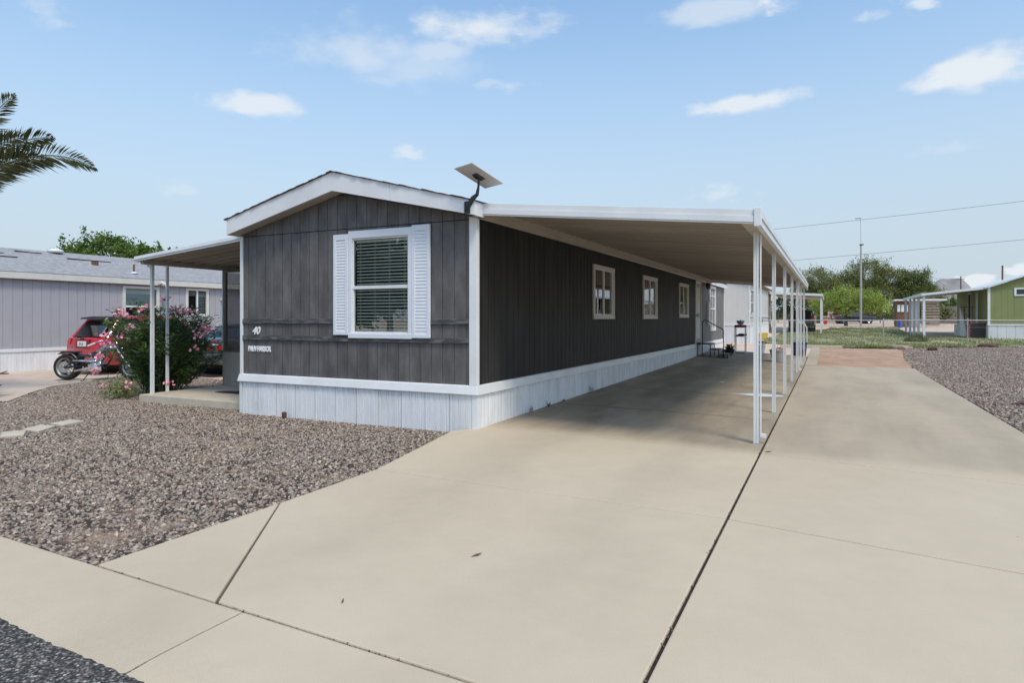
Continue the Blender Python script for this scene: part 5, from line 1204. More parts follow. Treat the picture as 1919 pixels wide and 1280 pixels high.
tree('palo_verde', 'bright lime green spreading tree behind the lawn and the tall pole', 'tree', (6.0,66,terr(66)), 5, [(-1.6,-.4,2.4,1.3,1.2,1.05,1),(.2,-.4,2.8,1.6,1.4,1.1,1.2),(1.9,-.4,2.5,1.3,1.2,1.1,1),(-2.6,0,1.8,1.0,.9,.8,.6),(3.1,0,2.0,1.0,.9,.9,.6),(.3,-.8,1.7,1.8,.8,.6,.7)], LM['palo'], 26000, .13, .16, seed=4, shoots=8, group='trees beyond the wire fence')
tree('leafy_tree', 'bright leafy green tree standing behind the lavender home', 'tree', (-26.6,11.2,0), 5.6, [(-1.3,-.6,4.4,1.0,1.0,.75,1),(.2,0,4.7,1.2,1.1,.95,1.2),(1.7,.7,4.4,1.1,1.0,.75,1),(2.8,1.2,4.2,.8,.8,.6,.5),(0,0,3.4,2.4,1.2,.9,.6)], LM['green'], 13000, .16, .16, seed=5, shoots=14)
tree('leafy_shrub', 'small dark twiggy treetop right of the leafy tree behind the lavender roof', 'shrub', (-22.9,12.3,0), 4.6, [(0,0,4.15,.45,.4,.35,1),(-.4,0,4.5,.18,.2,.35,.3)], LM['dark'], 900, .12, .06, seed=6, shoots=3)
for i, (x_, y_, h_, r_, mk, lb) in enumerate(((16.5,112,3.4,2.2,'dark','dark bushy tree left of the distant hill'),(20.5,125,2.9,2.6,'green','mid green bushy tree in front of the distant hill'),(25.5,130,3.0,2.7,'pale','pale grey green tree below the right slope of the distant hill'),(30.5,128,2.8,2.6,'dark','dark low tree just above the green home awning'),
        (13.6,71,2.5,1.5,'pale','pale tree showing under the green home awning above the block wall'),(17.2,86,2.4,1.7,'green','green tree between the awning posts and the block wall'),(36,140,3.2,3,'green','green tree behind the olive home'),(-.5,95,3.6,2.2,'dark','dark tree seen between the carport posts'),(-6,92,3.3,2.4,'mesq','mesquite tree farther left behind the cream home'),(12,135,3.4,3,'dark','distant dark tree behind the mesquites'))):
    tree('background_tree', lb, 'tree', (x_,y_,terr(y_)), h_*1.2, [(0,0,h_*.8,r_,r_,h_*.45,1),(-r_*.6,0,h_*.6,r_*.7,r_*.7,h_*.35,.6),(r_*.7,0,h_*.55,r_*.7,r_*.7,h_*.35,.6)], LM[mk], 4200, .26, .15, seed=20+i, shoots=4, group='trees beyond the wire fence')
# distant scrub line and hills
def scrub():
    n = 26000; az = rng.uniform(R(72),R(118),n); d = rng.uniform(170,420,n); x_ = 4.4+np.cos(az)*d; y_ = -7.8+np.sin(az)*d
    P_ = np.c_[x_, y_, np.interp(y_, TY, TZ)+rng.random(n)**1.3*(2.2+1.2*np.sin(az*90))]
    o = np_leaves('scrub', P_, rng.normal(size=(n,3)), rng.uniform(.6,1.5,n), rng.uniform(.5,1.0,n), LM['dark']); o['kind'] = 'stuff'; o['label'] = 'low dark line of scrub trees along the horizon'; o['category'] = 'scrub'
scrub()
def hill(name, az, dist, half, h, seed):
    a = R(az); c = Vector((4.4+math.cos(a)*dist, -7.8+math.sin(a)*dist)); rr = random.Random(seed); n = 40; v = []; f = []
    ph = [rr.uniform(0,6) for _ in range(6)]
    for j in range(n+1):
        for i in range(n+1):
            u = -1+2*i/n; w_ = -1+2*j/n; r = math.sqrt(u*u+w_*w_); z = max(0, math.cos(min(1,r)*math.pi/2))**1.25*h*(1+.10*math.sin(5*u+ph[0])*math.cos(4*w_+ph[1])+.05*math.sin(13*u+ph[2])+.04*math.sin(17*w_+9*u+ph[3]))
            v.append((c.x+u*half, c.y+w_*half, 1.45+z-.6))
    for j in range(n):
        for i in range(n): q = j*(n+1)+i; f.append((q,q+1,q+n+2,q+n+1))
    obj(name, MB().add(v, f), M['hill'], kind='structure', smooth=True)
M['hill'] = mat('rocky_hill', (.22,.20,.19), .95, col2=(.33,.31,.31), nscale=.03, detail=10, bump=.5, bscale=.1)
hill('hill', 82.0, 1500, 88, 76, 1); hill('hill', 80.3, 1500, 90, 46, 2)

# ------------------------------------------------------------------ fence
fence = thing('wire_fence', 'low galvanised chain link fence with top rail across the back lawn', 'fence', (8,31.6,.3))
def fy(x): return 31.3+.04*(x-7)
zf = lambda x: terr(fy(x))
for x_ in (-4.2,-.6,2.9,7.01,10.7,14.6,18.6,22.6,26.6):
    obj('post', MB().tube([(x_,fy(x_),zf(x_)-.05),(x_,fy(x_),zf(x_)+1.24)], .032, 8).lathe([(.04,1.24),(.03,1.28),(0,1.3)], 8, (x_,fy(x_),zf(x_))), M['steel'], fence)
obj('top_rail', MB().tube([(x_,fy(x_)+.0,zf(x_)+1.2) for x_ in (-4.5,0,5,10,15,20,27)], .024, 8), M['steel'], fence)
obj('tension_wire', MB().tube([(x_,fy(x_)+.0,zf(x_)+.07) for x_ in (-4.5,0,5,10,15,20,27)], .006, 4).tube([(x_,fy(x_)+.0,zf(x_)+.85) for x_ in (-4.5,0,5,10,15,20,27)], .006, 4), M['steel'], fence)
mb = MB(); s = .16
x_ = -4.2
while x_ < 26.5:
    z0 = zf(x_)+.05
    for sgn in (1,-1):
        xa = x_; xb = x_+sgn*1.14
        if -4.4 < xb < 26.6:
            d = .0022; mb.add([(xa-d,fy(xa),z0),(xa+d,fy(xa),z0),(xb+d,fy(xb),z0+1.14),(xb-d,fy(xb),z0+1.14)], [(0,1,2,3)])
    x_ += s
o = obj('mesh_wire', mb, M['steel'], fence); o['kind'] = 'stuff'
gp_ = thing('gate_arch', 'thin bent pipe hoop behind the carport posts by the fence', 'pipe', (3.1,30.6,.29))
obj('pipe', MB().tube([(3.35,30.6,.28),(3.35,30.6,1.1),(3.25,30.6,1.3),(2.9,30.6,1.42)], .03, 8), M['creamtrim'], gp_)

# ------------------------------------------------------------------ tall pole and wires
pole = thing('antenna_pole', 'tall thin grey metal pole in front of the mesquite', 'pole', (7.13,60.5,terr(60.5)))
zb = terr(60.5)
obj('mast', MB().tube([(7.13,60.5,zb),(7.13,60.5,8.5)], [.10,.075], 10), M['steel'], pole)
obj('upper_rod', MB().tube([(7.13,60.5,8.5),(7.1,60.5,10.95)], .02, 6), M['steel'], pole)
obj('pole_cap', MB().box(7.0,7.35,60.4,60.6,8.45,8.55), M['black'], pole)
obj('cross_arm', MB().box(6.65,7.15,60.45,60.55,10.93,11.02), M['steel'], pole)
def wire(label, pts, r=.02, sag=0.):
    mb = MB(); a = Vector(pts[0]); b = Vector(pts[1]); n = 40
    mb.tube([a.lerp(b, i/n)-Vector((0,0,sag*4*(i/n)*(1-i/n))) for i in range(n+1)], r, 5)
    o = obj('power_line', mb, M['black']); tag(o, label, 'cable', 'overhead power lines'); return o
wire('upper of the two long power lines, sloping up to the right', [(-28.5,51.5,7.9),(48,90,17.6)], .019, .4)
wire('lower of the two long power lines, crossing the tall pole', [(-28.5,52.5,5.2),(48,91,12.9)], .019, .35)
up = thing('utility_pole', 'short dark utility pole top rising beside the distant hill', 'pole', (37,205,terr(205)))
obj('pole', MB().tube([(37,205,1.3),(37,205,13.2)], [.2,.14], 8), M['bark'], up); obj('cross_arm', MB().box(36.2,37.8,204.9,205.1,12.3,12.45), M['bark'], up)
up = thing('utility_pole', 'dark utility pole top at the right edge of the mesquite', 'pole', (22,165,terr(165)))
obj('pole', MB().tube([(22,165,1.3),(22,165,12.6)], [.2,.14], 8), M['bark'], up); obj('cross_arm', MB().box(21.2,22.8,164.9,165.1,11.7,11.85), M['bark'], up)
wire('thin distant line between the two short utility poles', [(22,165,11.9),(37,205,12.5)], .02, .5)

# ------------------------------------------------------------------ cream home behind
crm = thing('cream_home', 'cream white home behind the carport with narrow side window and rear awning', 'house', (-2,37,.35))
CX, CY0, CY1 = .45, 30.4, 44.5
def cz(x): return 3.62+.80*(1-abs(x+2.3)/2.75)
xx = -5.0
while xx < CX:
    b_ = min(xx+.30, CX); obj('siding_board', board_mesh('siding_board', M['cream'], [(xx,b_,1.25,(cz(xx),cz(b_)))], xx, b_, CY0, 'x', gap=.003, depth=.01), M['cream'], crm); xx += .30
yy = CY0
while yy < CY1:
    b_ = min(yy+.60, CY1); 
    for s1 in segs_with_hole(yy, b_, 1.25, 3.62, [(30.9,32.4,1.9,3.2)]): obj('siding_board', board_mesh('siding_board', M['cream'], [s1], yy, b_, CX, 'y', gap=.003, depth=.01), M['cream'], crm)
    yy += .60
obj('inner_wall', MB().box(-4.95,CX-.2,CY0+.2,CY1,.2,3.5), M['interior'], crm)
me = skirt_panel(.42,1.05)
for i in range(13): inst('skirt_panel', me, crm, (-5.0+.42*i+2, CY0-.02-37, .18-.35))
for i in range(24): inst('skirt_panel', me, crm, (CX+.02+2, CY0+.588*i-37, .18-.35+.012*i*.5), rot=(0,0,R(90)), scale=(1.4,-1,1))
obj('skirt_cap', MB().box(-5,CX+.04,CY0-.05,CY0,1.20,1.28).box(CX,CX+.04,CY0,CY1,1.22,1.28).box(CX,CX+.05,CY0+.0,CY1,1.70,1.76), M['white'], crm)
fr = MB().box(CX,CX+.03,30.85,32.45,1.85,1.92).box(CX,CX+.03,30.85,32.45,3.2,3.26).box(CX,CX+.03,30.85,30.92,1.85,3.26).box(CX,CX+.03,32.38,32.45,1.85,3.26).box(CX,CX+.025,30.9,32.4,2.5,2.56)
w_ = obj('window', fr, M['white'], crm); obj('pane', MB().box(CX-.03,CX-.02,30.9,32.4,1.9,3.2), M['glass_side'], w_)
obj('corner_trim', MB().box(CX-.06,CX+.02,CY0-.02,CY0-.001,1.25,3.62), M['white'], crm)
crf = obj('roof', MB().hexa([(-2.3,CY0-.15,4.42),(CX+.15,CY0-.15,3.62),(CX+.15,CY1,3.62),(-2.3,CY1,4.42)], [(-2.3,CY0-.15,4.52),(CX+.15,CY0-.15,3.72),(CX+.15,CY1,3.72),(-2.3,CY1,4.52)]).hexa([(-5.1,CY0-.15,3.6),(-2.3,CY0-.15,4.42),(-2.3,CY1,4.42),(-5.1,CY1,3.6)], [(-5.1,CY0-.15,3.7),(-2.3,CY0-.15,4.52),(-2.3,CY1,4.52),(-5.1,CY1,3.7)]), M['alum'], crm)
obj('roof_edge', MB().box(CX+.151,CX+.17,CY0-.15,CY1,3.60,3.74), M['brown'], crf)
obj('wall_shade_panel', MB().box(CX+.021,CX+.06,42.9,44.5,.6,3.55), M['brown'], crm)  # dark panel standing in for the awning's shade on the wall
obj('door', MB().box(CX+.061,CX+.08,43.3,44.1,1.2,3.2), M['white'], crm)
# letters read on the panel low on its wall
text_obj('wall_lettering', 'II TR', .30, .003, (CX+.03,37.4,1.36), M['dark'], crm, rot=(R(90),0,R(90)))
aw = thing('rear_awning', 'flat white awning on thin posts behind the cream home over the parked cars', 'awning', (2.3,48,.6))
obj('awning_roof', MB().hexa([(.5,42.9,3.42),(4.0,42.9,3.22),(4.0,58,3.32),(.5,58,3.52)], [(.5,42.9,3.50),(4.0,42.9,3.30),(4.0,58,3.40),(.5,58,3.60)]), M['tan'], aw)
obj('fascia', MB().hexa([(.5,42.86,3.40),(4.03,42.86,3.20),(4.03,42.9,3.20),(.5,42.9,3.40)], [(.5,42.86,3.56),(4.03,42.86,3.36),(4.03,42.9,3.36),(.5,42.9,3.56)]).hexa([(4.0,42.9,3.2),(4.04,42.9,3.2),(4.04,58,3.3),(4.0,58,3.3)], [(4.0,42.9,3.36),(4.04,42.9,3.36),(4.04,58,3.46),(4.0,58,3.46)]), M['alum'], aw)
for y_ in (43.3,47.5,51.7,56.5):
    obj('post', MB().box(3.88,3.96,y_-.04,y_+.04,terr(y_)-.02,3.24), M['alum'], aw)
# SUV, pickup and small clutter under/after the awning
sv = car('parked_suv', 'black sports utility vehicle under the awning behind the cream home', 'car', (2.55,45.6,terr(46)), 0, mat('black_car_paint', (.012,.013,.016), .2, coat=1.), prof=suv, group='vehicles behind the fence')
for s_ in (1,-1): obj('tail_light', MB().box(min(s_*.68,s_*.9),max(s_*.68,s_*.9),-.03,.2,.8,1.02), M['tail'], sv, local=True)
obj('number_plate', MB().box(-.2,.2,-.03,0,.68,.82), M['plate'], sv, local=True)
obj('rear_window', MB().hexa([(-.62,.10,1.07),(.62,.10,1.07),(.62,.16,1.07),(-.62,.16,1.07)], [(-.56,.46,1.53),(.56,.46,1.53),(.56,.52,1.53),(-.56,.52,1.53)]), M['carglass'], sv, local=True)
s2 = copy_tree(sv); s2.location = (4.9,79,terr(79)); s2.rotation_euler = (0,0,R(-70)); s2['label'] = 'dark car in the shade left of the bright green tree'
bar = MB().lathe([(0,0),(.18,0),(.2,.2),(.18,.42),(0,.44)], 12, (4.1,72,terr(72))); o = obj('red_drum', bar, M['tail']); tag(o, 'small red drum left of the bright green tree', 'drum')
bb = obj('storage_tub', MB().prism([(.58,.36),(1.0,.36),(1.06,.74),(.52,.74)], 'y', 34.4, 34.9), M['yellow'], bevel=.03); 
tag(bb, 'yellow plastic tub behind the front carport post near the cream home', 'tub')
# beige house far
bh = thing('beige_house', 'small beige house with low gable roof beyond the carport', 'house', (6,97,terr(97)))
obj('wall', MB().box(2.5,8.8,97,103,1.0,3.4), M['beige'], bh)
obj('roof', MB().prism([(2.1,3.35),(5.65,4.45),(9.2,3.35),(9.2,3.5),(5.65,4.62),(2.1,3.5)], 'y', 96.5, 103.5), M['creamtrim'], bh)
obj('gable', MB().prism([(2.5,3.4),(8.8,3.4),(5.65,4.42)], 'y', 97.02, 97.2), M['beige'], bh)
for x_ in (3.3,6.6): w_ = obj('window', MB().box(x_,x_+1.1,96.95,97.0,1.9,2.9), M['white'], bh); obj('pane', MB().box(x_+.08,x_+1.02,96.93,96.95,1.98,2.82), M['carglass'], w_)

# ------------------------------------------------------------------ olive home right
gh = thing('olive_home', 'olive green home with white trim and deck at the right edge', 'house', (16,45,.45))
GX, GY, GY1 = 12.75, 38.0, 48.0
def gz(x): return 3.40+.345*(x-GX) if x < GX+2.6 else 3.40+.345*2.6-.345*(x-GX-2.6)
xx = GX
while xx < 18.2:
    b_ = min(xx+.305, 18.2)
    for (z0, z1) in ((1.27,3.36),(3.365,None)):
        if z1 is None: top = (max(gz(xx),3.37), max(gz(b_),3.37))
        else: top = z1
        if z1 is None and max(top) < 3.4: continue
        ss = segs_with_hole(xx, b_, z0, top, [(14.05,15.1,2.98,3.28)])
        for s1 in ss: obj('siding_board', board_mesh('siding_board', M['olive'], [s1], xx, b_, GY, 'x', gap=.004, depth=.012), M['olive'], gh)
    xx += .305
yy = GY
mbw = MB()
while yy < GY1-.01:
    b_ = min(yy+.305, GY1); mb = MB()
    mb.box(GX, GX+.02, yy+.004, b_-.004, 1.27, 3.4); obj('siding_board', mb, M['olive'], gh); yy += .305
obj('inner_wall', MB().box(GX+.025,18.1,GY+.15,GY1,.3,3.35), M['interior'], gh)
obj('corner_trim', MB().box(GX-.03,GX+.09,GY-.03,GY-.001,1.2,3.4).box(GX-.03,GX-.001,GY-.0,GY+.1,1.2,3.4), M['white'], gh)
obj('corner_trim', MB().box(GX-.03,GX+.05,GY1-.05,GY1+.05,1.2,3.4), M['white'], gh)
obj('belt_board', MB().box(GX+.09,18.2,GY-.02,GY-.001,3.34,3.375), M['olive'], gh)
me = skirt_panel(.42,.88)
for i in range(13): inst('skirt_panel', me, gh, (GX+.42*i-16, GY-.02-45, .38-.45))
obj('skirt_panel_side', MB().box(GX-.03,GX-.001,GY,GY1,.4,1.27), M['cream'], gh)
obj('skirt_cap', MB().box(GX-.04,18.2,GY-.05,GY-.001,1.2,1.28), M['white'], gh)
fr = MB().box(13.96,15.2,GY-.04,GY-.0,3.28,3.36).box(13.96,15.2,GY-.04,GY,2.9,2.98).box(13.96,14.06,GY-.04,GY,2.98,3.28).box(15.1,15.2,GY-.04,GY,2.98,3.28)
w_ = obj('window', fr, M['white'], gh); obj('pane', MB().box(14.05,15.1,GY+.005,GY+.012,2.98,3.28), M['carglass'], w_)
fr = MB().box(GX-.04,GX,42.9,42.98,1.3,3.2).box(GX-.04,GX,43.8,43.88,1.3,3.2).box(GX-.04,GX,42.9,43.88,3.2,3.28)
d_ = obj('door_frame', fr, M['white'], gh); obj('door', MB().box(GX-.02,GX-.001,42.98,43.8,1.3,3.2), M['dark'], gh)
grf = obj('roof', MB().hexa([(GX-.2,GY-.2,3.36),(GX+2.6,GY-.2,4.32),(GX+2.6,GY1+.2,4.32),(GX-.2,GY1+.2,3.36)], [(GX-.2,GY-.2,3.44),(GX+2.6,GY-.2,4.40),(GX+2.6,GY1+.2,4.40),(GX-.2,GY1+.2,3.44)]).hexa([(GX+2.6,GY-.2,4.32),(18.4,GY-.2,3.35),(18.4,GY1+.2,3.35),(GX+2.6,GY1+.2,4.32)], [(GX+2.6,GY-.2,4.40),(18.4,GY-.2,3.43),(18.4,GY1+.2,3.43),(GX+2.6,GY1+.2,4.40)]), M['alum'], gh)
obj('vent_pipe', MB().tube([(14.4,43,3.9),(14.4,43,5.0)], .05, 8), M['brown'], grf)
ga = thing('olive_home_awning', 'long white awning on five square posts left of the olive home', 'awning', (11.1,43,.5))
obj('awning_roof', MB().hexa([(9.5,38.1,3.02),(GX,38.1,3.36),(GX,48.5,3.36),(9.5,48.5,3.02)], [(9.5,38.1,3.07),(GX,38.1,3.42),(GX,48.5,3.42),(9.5,48.5,3.07)]), M['tan'], ga)
obj('fascia', MB().hexa([(9.47,38.05,2.98),(GX,38.05,3.33),(GX,38.1,3.33),(9.47,38.1,2.98)], [(9.47,38.05,3.12),(GX,38.05,3.47),(GX,38.1,3.47),(9.47,38.1,3.12)]).box(9.44,9.5,38.1,48.6,2.96,3.13), M['alum'], ga)
for y_ in (38.25,40.9,43.2,45.6,48.4): obj('post', MB().box(9.54,9.67,y_-.06,y_+.06,terr(y_)-.02,3.0), M['alum'], ga)
# deck, stair rail, crate
dk = thing('white_deck', 'white painted deck stair with sloping handrail against the olive home', 'stairs', (12.2,41,.45))
zt = terr(40)
obj('deck', MB().box(11.9,GX-.04,41.0,43.5,zt,1.22), M['cream'], dk)
obj('side_board', MB().hexa([(11.85,39.4,zt),(11.93,39.4,zt),(11.93,41.2,zt),(11.85,41.2,zt)], [(11.85,39.4,zt+.3),(11.93,39.4,zt+.3),(11.93,41.2,2.35),(11.85,41.2,2.35)]), M['white'], dk)
for i in range(4): obj('tread', MB().box(11.93,12.7,39.4+.4*i,39.82+.4*i,zt+.12+.18*i,zt+.17+.18*i), M['wood'], dk)
obj('handrail', MB().tube([(11.89,41.2,2.35),(12.7,41.2,2.3)], .03, 6).tube([(12.1,41.2,1.2),(12.1,41.2,2.33)], .03, 6).tube([(12.5,41.2,1.2),(12.5,41.2,2.3)], .03, 6).tube([(11.89,41.2,2.35),(12.25,39.6,1.35)], .035, 6), M['wood'], dk)
obj('post', MB().box(12.55,12.65,40.3,40.4,zt,3.2), M['alum'], dk)
cr_ = thing('dark_crate', 'black open crate with red rim standing beside the white deck stair', 'crate', (12.2,38.8,.45))
zc = terr(38.9)
obj('box', MB().box(11.95,12.7,38.45,39.25,zc,zc+.82), M['dark'], cr_); obj('rim', MB().box(11.9,12.73,38.4,38.45,zc+.82,zc+.88).box(11.88,11.95,38.4,38.45,zc,zc+.88), mat('red_paint', (.30,.04,.03), .6), cr_)
mb = MB()
for i in range(5): mb.box(11.96,12.69,38.43,38.45,zc+.08+.15*i,zc+.14+.15*i)
obj('slat', mb, mat('charred_slat', (.03,.03,.03), .8), cr_)
# block wall and sheds
bw = obj('block_wall', MB().box(11.5,30,82,82.3,.9,3.05), M['blockwall']); tag(bw, 'grey concrete block wall behind the olive home awning', 'wall')
sh = thing('wood_shed', 'brown shed with pale stacked timber under the far end of the olive home awning', 'shed', (11.5,62,terr(62)))
zs = terr(61)
obj('wall', MB().box(10.0,11.0,60.5,63,zs,zs+2.3), M['brown'], sh); obj('roof', MB().box(9.8,13.8,60.2,63.4,zs+2.35,zs+2.5), M['alum'], sh)
for i in range(9): obj('plank', MB().box(11.9,13.3,60.4,60.5,zs+.1+.25*i,zs+.27+.25*i), M['wood'], sh)
obj('side_panel', MB().box(11.05,11.7,60.5,60.6,zs,zs+2.3), M['steel'], sh)
for i in range(3): obj('window', MB().box(10.05+.3*i,10.28+.3*i,60.44,60.5,zs+1.35,zs+2.0), M['plate'], sh)
dr = obj('blue_drum', MB().lathe([(0,0),(.16,0),(.18,.3),(.16,.68),(0,.7)], 14, (9.95,57,terr(57))), mat('blue_plastic', (.03,.10,.42), .4)); tag(dr, 'blue plastic drum beside the awning posts of the olive home', 'drum')
# farther wooden fence line behind the lime tree
wf = thing('rail_fence', 'dark low rail fence in the shade beneath the lime green tree', 'fence', (9,90,1.1))
for x_ in (-2,0.5,3,5.5,8,10.5): obj('post', MB().box(x_,x_+.12,89.9,90,1.05,2.35), M['bark'], wf)
obj('rail', MB().box(-2.2,11.2,89.93,89.97,1.55,1.68).box(-2.2,11.2,89.93,89.97,2.1,2.22), M['bark'], wf)

# ------------------------------------------------------------------ patio things by the door
st = thing('entry_steps', 'black metal three tread steps with a bent handrail below the side door', 'steps', (.5,17,.15))
z0 = .17
def tread(x0, x1, z): return obj('tread', MB().box(x0,x1,16.45,17.45,z-.035,z), M['black'], st)
tread(.06,.55,.68); tread(.50,.85,.49); tread(.85,1.15,.31)
mb = MB()
for (xa, xb, zt_) in ((.08,.53,.66),(.53,.83,.47),(.83,1.13,.29)):
    for yy in (16.48,17.42):
        mb.box(xa-.012,xa+.012,yy-.012,yy+.012,z0,zt_); mb.box(xb-.012,xb+.012,yy-.012,yy+.012,z0,zt_)
for yy in (16.48,17.42): mb.box(.08,1.15,yy-.012,yy+.012,z0-.005,z0+.02)
obj('frame', mb, M['black'], st)
obj('handrail', MB().tube([(.25,16.46,.17),(.25,16.46,1.45),(.29,16.46,1.52),(.38,16.46,1.54),(.95,16.46,1.22),(.99,16.46,1.17),(1.0,16.46,.2)], .017, 8), M['black'], st, smooth=True)
ps = thing('plant_stand', 'tall white metal plant stand with a red cloth on top by the patio edge', 'stand', (1.25,19.3,.1))
zp = zslab(1.25,19.3)
mb = MB()
for dx in (-.19,.19):
    for dy in (-.17,.17): mb.box(1.25+dx-.015,1.25+dx+.015,19.3+dy-.015,19.3+dy+.015,zp,zp+1.02)
obj('leg', mb, M['potwhite'], ps)
for zz in (.06,.66,1.02): obj('shelf', MB().box(1.03,1.47,19.1,19.5,zp+zz-.012,zp+zz+.012), M['potwhite'], ps)
mb = MB().lathe([(0,0),(.22,0),(.25,.03),(.22,.08),(0,.10)], 16, (1.25,19.3,zp+1.035)); o = obj('cushion', mb, M['redcloth'], smooth=True); tag(o, 'dark red round cushion on top of the white plant stand', 'cushion')
mb = MB().lathe([(0,0),(.10,0),(.17,.15),(.155,.15),(.09,.03),(0,.03)], 18, (1.25,19.3,zp+1.14)).lathe([(.0,.10),(.02,.17),(0,.21)], 8, (1.25,19.3,zp+1.14)); o = obj('blue_bowl', mb, M['bluepot'], smooth=True); tag(o, 'blue glazed bowl planter on the red cushion of the plant stand', 'planter')
mb = MB().lathe([(0,0),(.10,0),(.15,.04),(.1,.09),(0,.10)], 12, (1.28,19.28,zp+.68)).tube([(1.1,19.2,zp+.70),(1.5,19.2,zp+.74)], .03, 6); o = obj('dark_bundle', mb, M['dark']); tag(o, 'dark folded bundle on the middle shelf of the plant stand', 'bundle')
def pot(name, label, x_, y_, r, h, m, plant=None, sq=None):
    t = thing(name, label, 'pot', (x_,y_,zslab(x_,y_) if y_ < 20.2 else terr(y_)))
    zz = t.location.z; mb = MB().lathe([(0,0),(r*.66,0),(r,h*.92),(r*1.06,h*.92),(r*1.06,h),(r*.9,h),(r*.85,h*.85),(0,h*.85)], 20, (x_,y_,zz)); obj('pot_body', mb, m, t, smooth=False)
    obj('soil', MB().lathe([(0,h*.87),(r*.86,h*.87)], 16, (x_,y_,zz)), M['gravelbase'], t)
    if plant:
        n = plant; P_ = np.tile(np.array([[x_,y_,zz+h*.9]]),(n,1))+rng.normal(size=(n,3))*[.04,.04,.0]; P_[:,2] += rng.random(n)*.12
        o = np_leaves('foliage', P_, rng.normal(size=(n,3))+[0,0,1.0], rng.uniform(.12,.26,n), rng.uniform(.02,.05,n), LM['dark'], t, bend=.2); o['kind'] = 'stuff'
    return t
pot('flower_pot', 'white plastic pot with a small green plant behind the front carport post', 1.98,19.7,.17,.34,M['potwhite'],40)
pot('flower_pot', 'large grey tapered pot between the second and third carport posts', 2.80,16.6,.26,.42,M['potgrey'],14)
pot('flower_pot', 'dark leafy potted plant beside the entry steps', .95,18.3,.2,.18,M['dark'],110)
bn = thing('waste_bin', 'navy blue plastic bin between the far carport posts', 'bin', (3.3,20.0,.1))
zz = zslab(3.3,19.9); obj('bin_body', MB().lathe([(0,0),(.24,0),(.29,.50),(.27,.50),(.22,.03)], 20, (3.36,20.3,zz)), M['bluebin'], bn, smooth=True); obj('rim', MB().lathe([(.27,.48),(.31,.48),(.31,.53),(.27,.53)], 20, (3.36,20.3,zz)), M['bluebin'], bn)
# pale streak of spilled paint on the slab
pv = []; n = 48
for k in range(n):
    t = 2*math.pi*k/n; u = math.cos(t); w_ = math.sin(t)*(.16*(1-abs(u)**2)**.5+.02)*(1.0 if u > 0 else 1+u*.8)
    x_ = 3.10+.50*u; y_ = 6.36+.10*u+w_*1.6+.012*math.sin(5*t)
    pv.append((x_, y_, zslab(x_, y_)+.004))
pd = obj('paint_spill', MB().add(pv, [tuple(range(n))]), mat('pale_blue_paint', (.70,.76,.84), .35, vary=.06, nscale=9))
tag(pd, 'pale blue white streak of spilled paint on the carport floor by the second post', 'stain')
# crisp little litter: leaves, twigs and chips
def litter(label, x_, y_, s_, m, rz_=0):
    z_ = zslab(x_,y_)+.004; c = Vector((x_,y_,z_)); d = Vector((math.cos(rz_),math.sin(rz_),0)); q = Vector((-math.sin(rz_),math.cos(rz_),0))
    o = obj('dry_leaf', MB().add([c-d*s_, c+q*s_*.25+Vector((0,0,.008)), c+d*s_+Vector((0,0,.012)), c-q*s_*.25], [(0,1,2,3)]), m); tag(o, label, 'leaf', 'dry leaves on the concrete')
dl = mat('dry_leaf', (.11,.07,.04), .9)
litter('curled brown leaf near the middle of the driveway', 2.28,-4.05,.045,dl,1.0)
litter('tiny brown leaf near the kerb joint', 1.95,-5.0,.022,dl,2.0)
litter('dry leaf beside the joint just in front of the first carport post', 3.76,.42,.05,dl,.3)
wc = obj('white_scrap', MB().box(2.05,2.14,8.3,8.37,zslab(2.1,8.3)+.002,zslab(2.1,8.3)+.02), M['plate'], bevel=.005); tag(wc, 'small white scrap of paper on the shaded carport floor', 'scrap')
# weeds along the skirting
for (x_, y_, h_, lb) in ((.09,1.62,.16,'thin dry weed at the skirting nearest the home corner'),(.09,2.35,.13,'dry weed at the skirting a step behind the first'),(.09,3.05,.09,'short weed tuft at the skirting between two taller ones'),(.1,4.6,.17,'forked dry weed at the skirting below the first side window')):
    t = thing('weed', lb, 'weed', (x_,y_,zslab(x_,y_)), group='weeds along the skirting'); n = 9
    P_ = np.tile(np.array([[x_,y_,zslab(x_,y_)]]),(n,1))+rng.normal(size=(n,3))*[.01,.03,0]
    o = np_leaves('leaf', P_, rng.normal(size=(n,3))*[.25,.5,.2]+[0,0,1], rng.uniform(.5,1,n)*h_, rng.uniform(.008,.018,n), leaf_mat('weed_leaf', (.04,.03,.012), (.12,.09,.04), .1, .8), t)
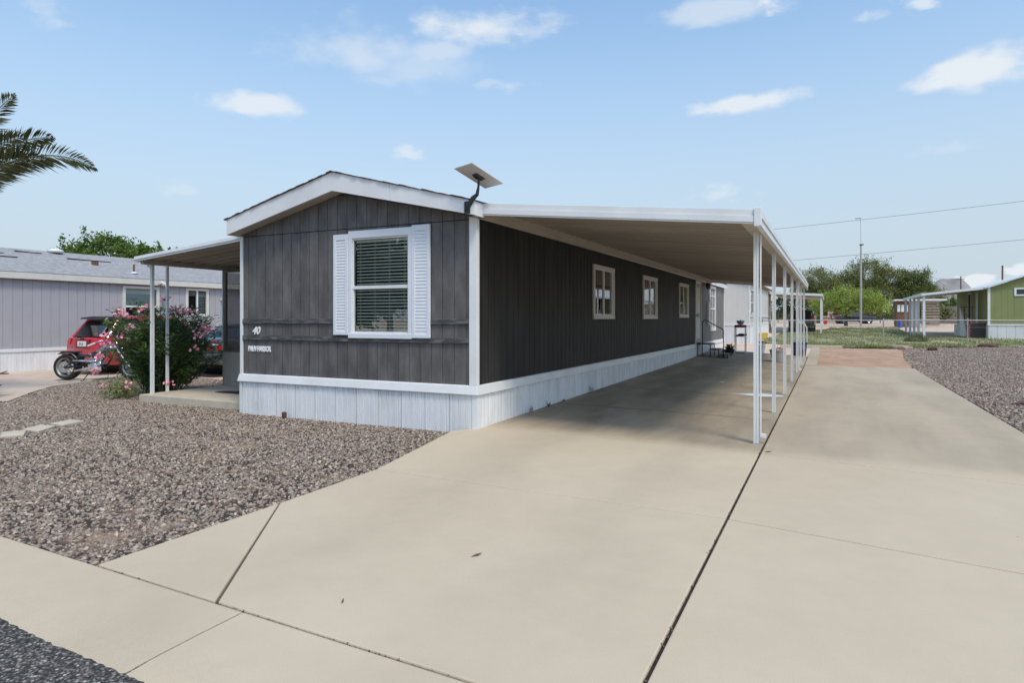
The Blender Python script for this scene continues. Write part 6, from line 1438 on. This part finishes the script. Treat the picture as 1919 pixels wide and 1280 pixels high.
# clump of bushy grass near the lawn, rocks in the gravel yard
bt = thing('grass_tussock', 'rounded dry green tussock on the lawn edge behind the fence', 'shrub', (8.7,33.6,terr(33.6)))
n = 2400; u = rng.normal(size=(n,3)); u /= np.linalg.norm(u,axis=1,keepdims=True); P_ = np.array([8.7,33.6,terr(33.6)])+np.abs(u)*np.array([1,1,1])*np.sign(u)*[.55,.5,.42]*rng.uniform(.5,1,(n,1)); P_[:,2] = np.maximum(P_[:,2], terr(33.6))
o = np_leaves('foliage', P_, u+[0,0,.6], rng.uniform(.06,.14,n), rng.uniform(.015,.03,n), LM['pale'], bt); o['kind'] = 'stuff'
def rock(label, x_, y_, sx_, sy_, sz_, m, seed):
    rr = random.Random(seed); bm = bmesh.new(); bmesh.ops.create_icosphere(bm, subdivisions=2, radius=1)
    for v_ in bm.verts: v_.co *= rr.uniform(.8,1.15); v_.co = Vector((v_.co.x*sx_, v_.co.y*sy_, v_.co.z*sz_))
    me = bpy.data.meshes.new('rock'); bm.to_mesh(me); bm.free(); me.materials.append(m)
    o = bpy.data.objects.new('rock', me); COL.objects.link(o); o.location = (x_,y_,terr(y_)+sz_*.3); tag(o, label, 'rock', 'rocks in the gravel yard')
rk = mat('dark_red_rock', (.10,.045,.035), .9, vary=.3, nscale=9, bump=.6)
pk = mat('pink_rock', (.35,.24,.19), .9, vary=.2, nscale=9, bump=.5)
rock('dark reddish rock in the gravel below the olive home', 11.1,29.2,.42,.25,.12,rk,1); rock('dark rock at the right edge near the olive home', 13.0,29.5,.25,.22,.16,rk,2)
rock('pinkish rock at the corner of the dirt bed and lawn', 7.5,26.3,.3,.22,.14,pk,3); rock('small dark rock behind the dirt bed corner', 8.5,25.8,.2,.16,.12,rk,4); rock('flat dark stone in the gravel between the fence posts', 9.6,28.3,.3,.2,.06,rk,5)
rock('small pinkish rock beside the fence post by the dirt bed', 7.2,27.2,.16,.14,.10,pk,6)
lf = obj('fallen_frond', MB().loft([[(7.45,7.0,.01),(7.46,7.02,.02),(7.47,7.0,.02)],[(7.65,7.12,.01),(7.68,7.2,.06),(7.72,7.1,.03)],[(8.0,7.2,.01),(8.0,7.3,.05),(8.06,7.18,.03)]]), rk); tag(lf, 'dark dry palm boot lying in the gravel at the right edge', 'debris')
cb = obj('brick_chunk', MB().box(-3.55,-3.48,-.12,-.06,-.01,.085), mat('rusty_chunk', (.10,.05,.035), .95, vary=.3, nscale=30, bump=.7), bevel=.012); tag(cb, 'rusty brown chunk standing against the white front skirting', 'debris')
# across the street (seen in the front window's reflection)
for i, (x_, y_, h_, lb) in enumerate(((-21,-26,8.5,'shade tree across the street left of the camera'),(-29,-29,7.5,'shade tree across the street farther left'))):
    tree('street_tree', lb, 'tree', (x_,y_,0), h_, [(0,0,h_*.6,3.4,3,h_*.30,1),(-2.4,0,h_*.42,2.2,2,h_*.25,.7),(2.4,0,h_*.42,2.2,2,h_*.25,.7)], LM['dark'], 9000, .45, .22, seed=60+i)
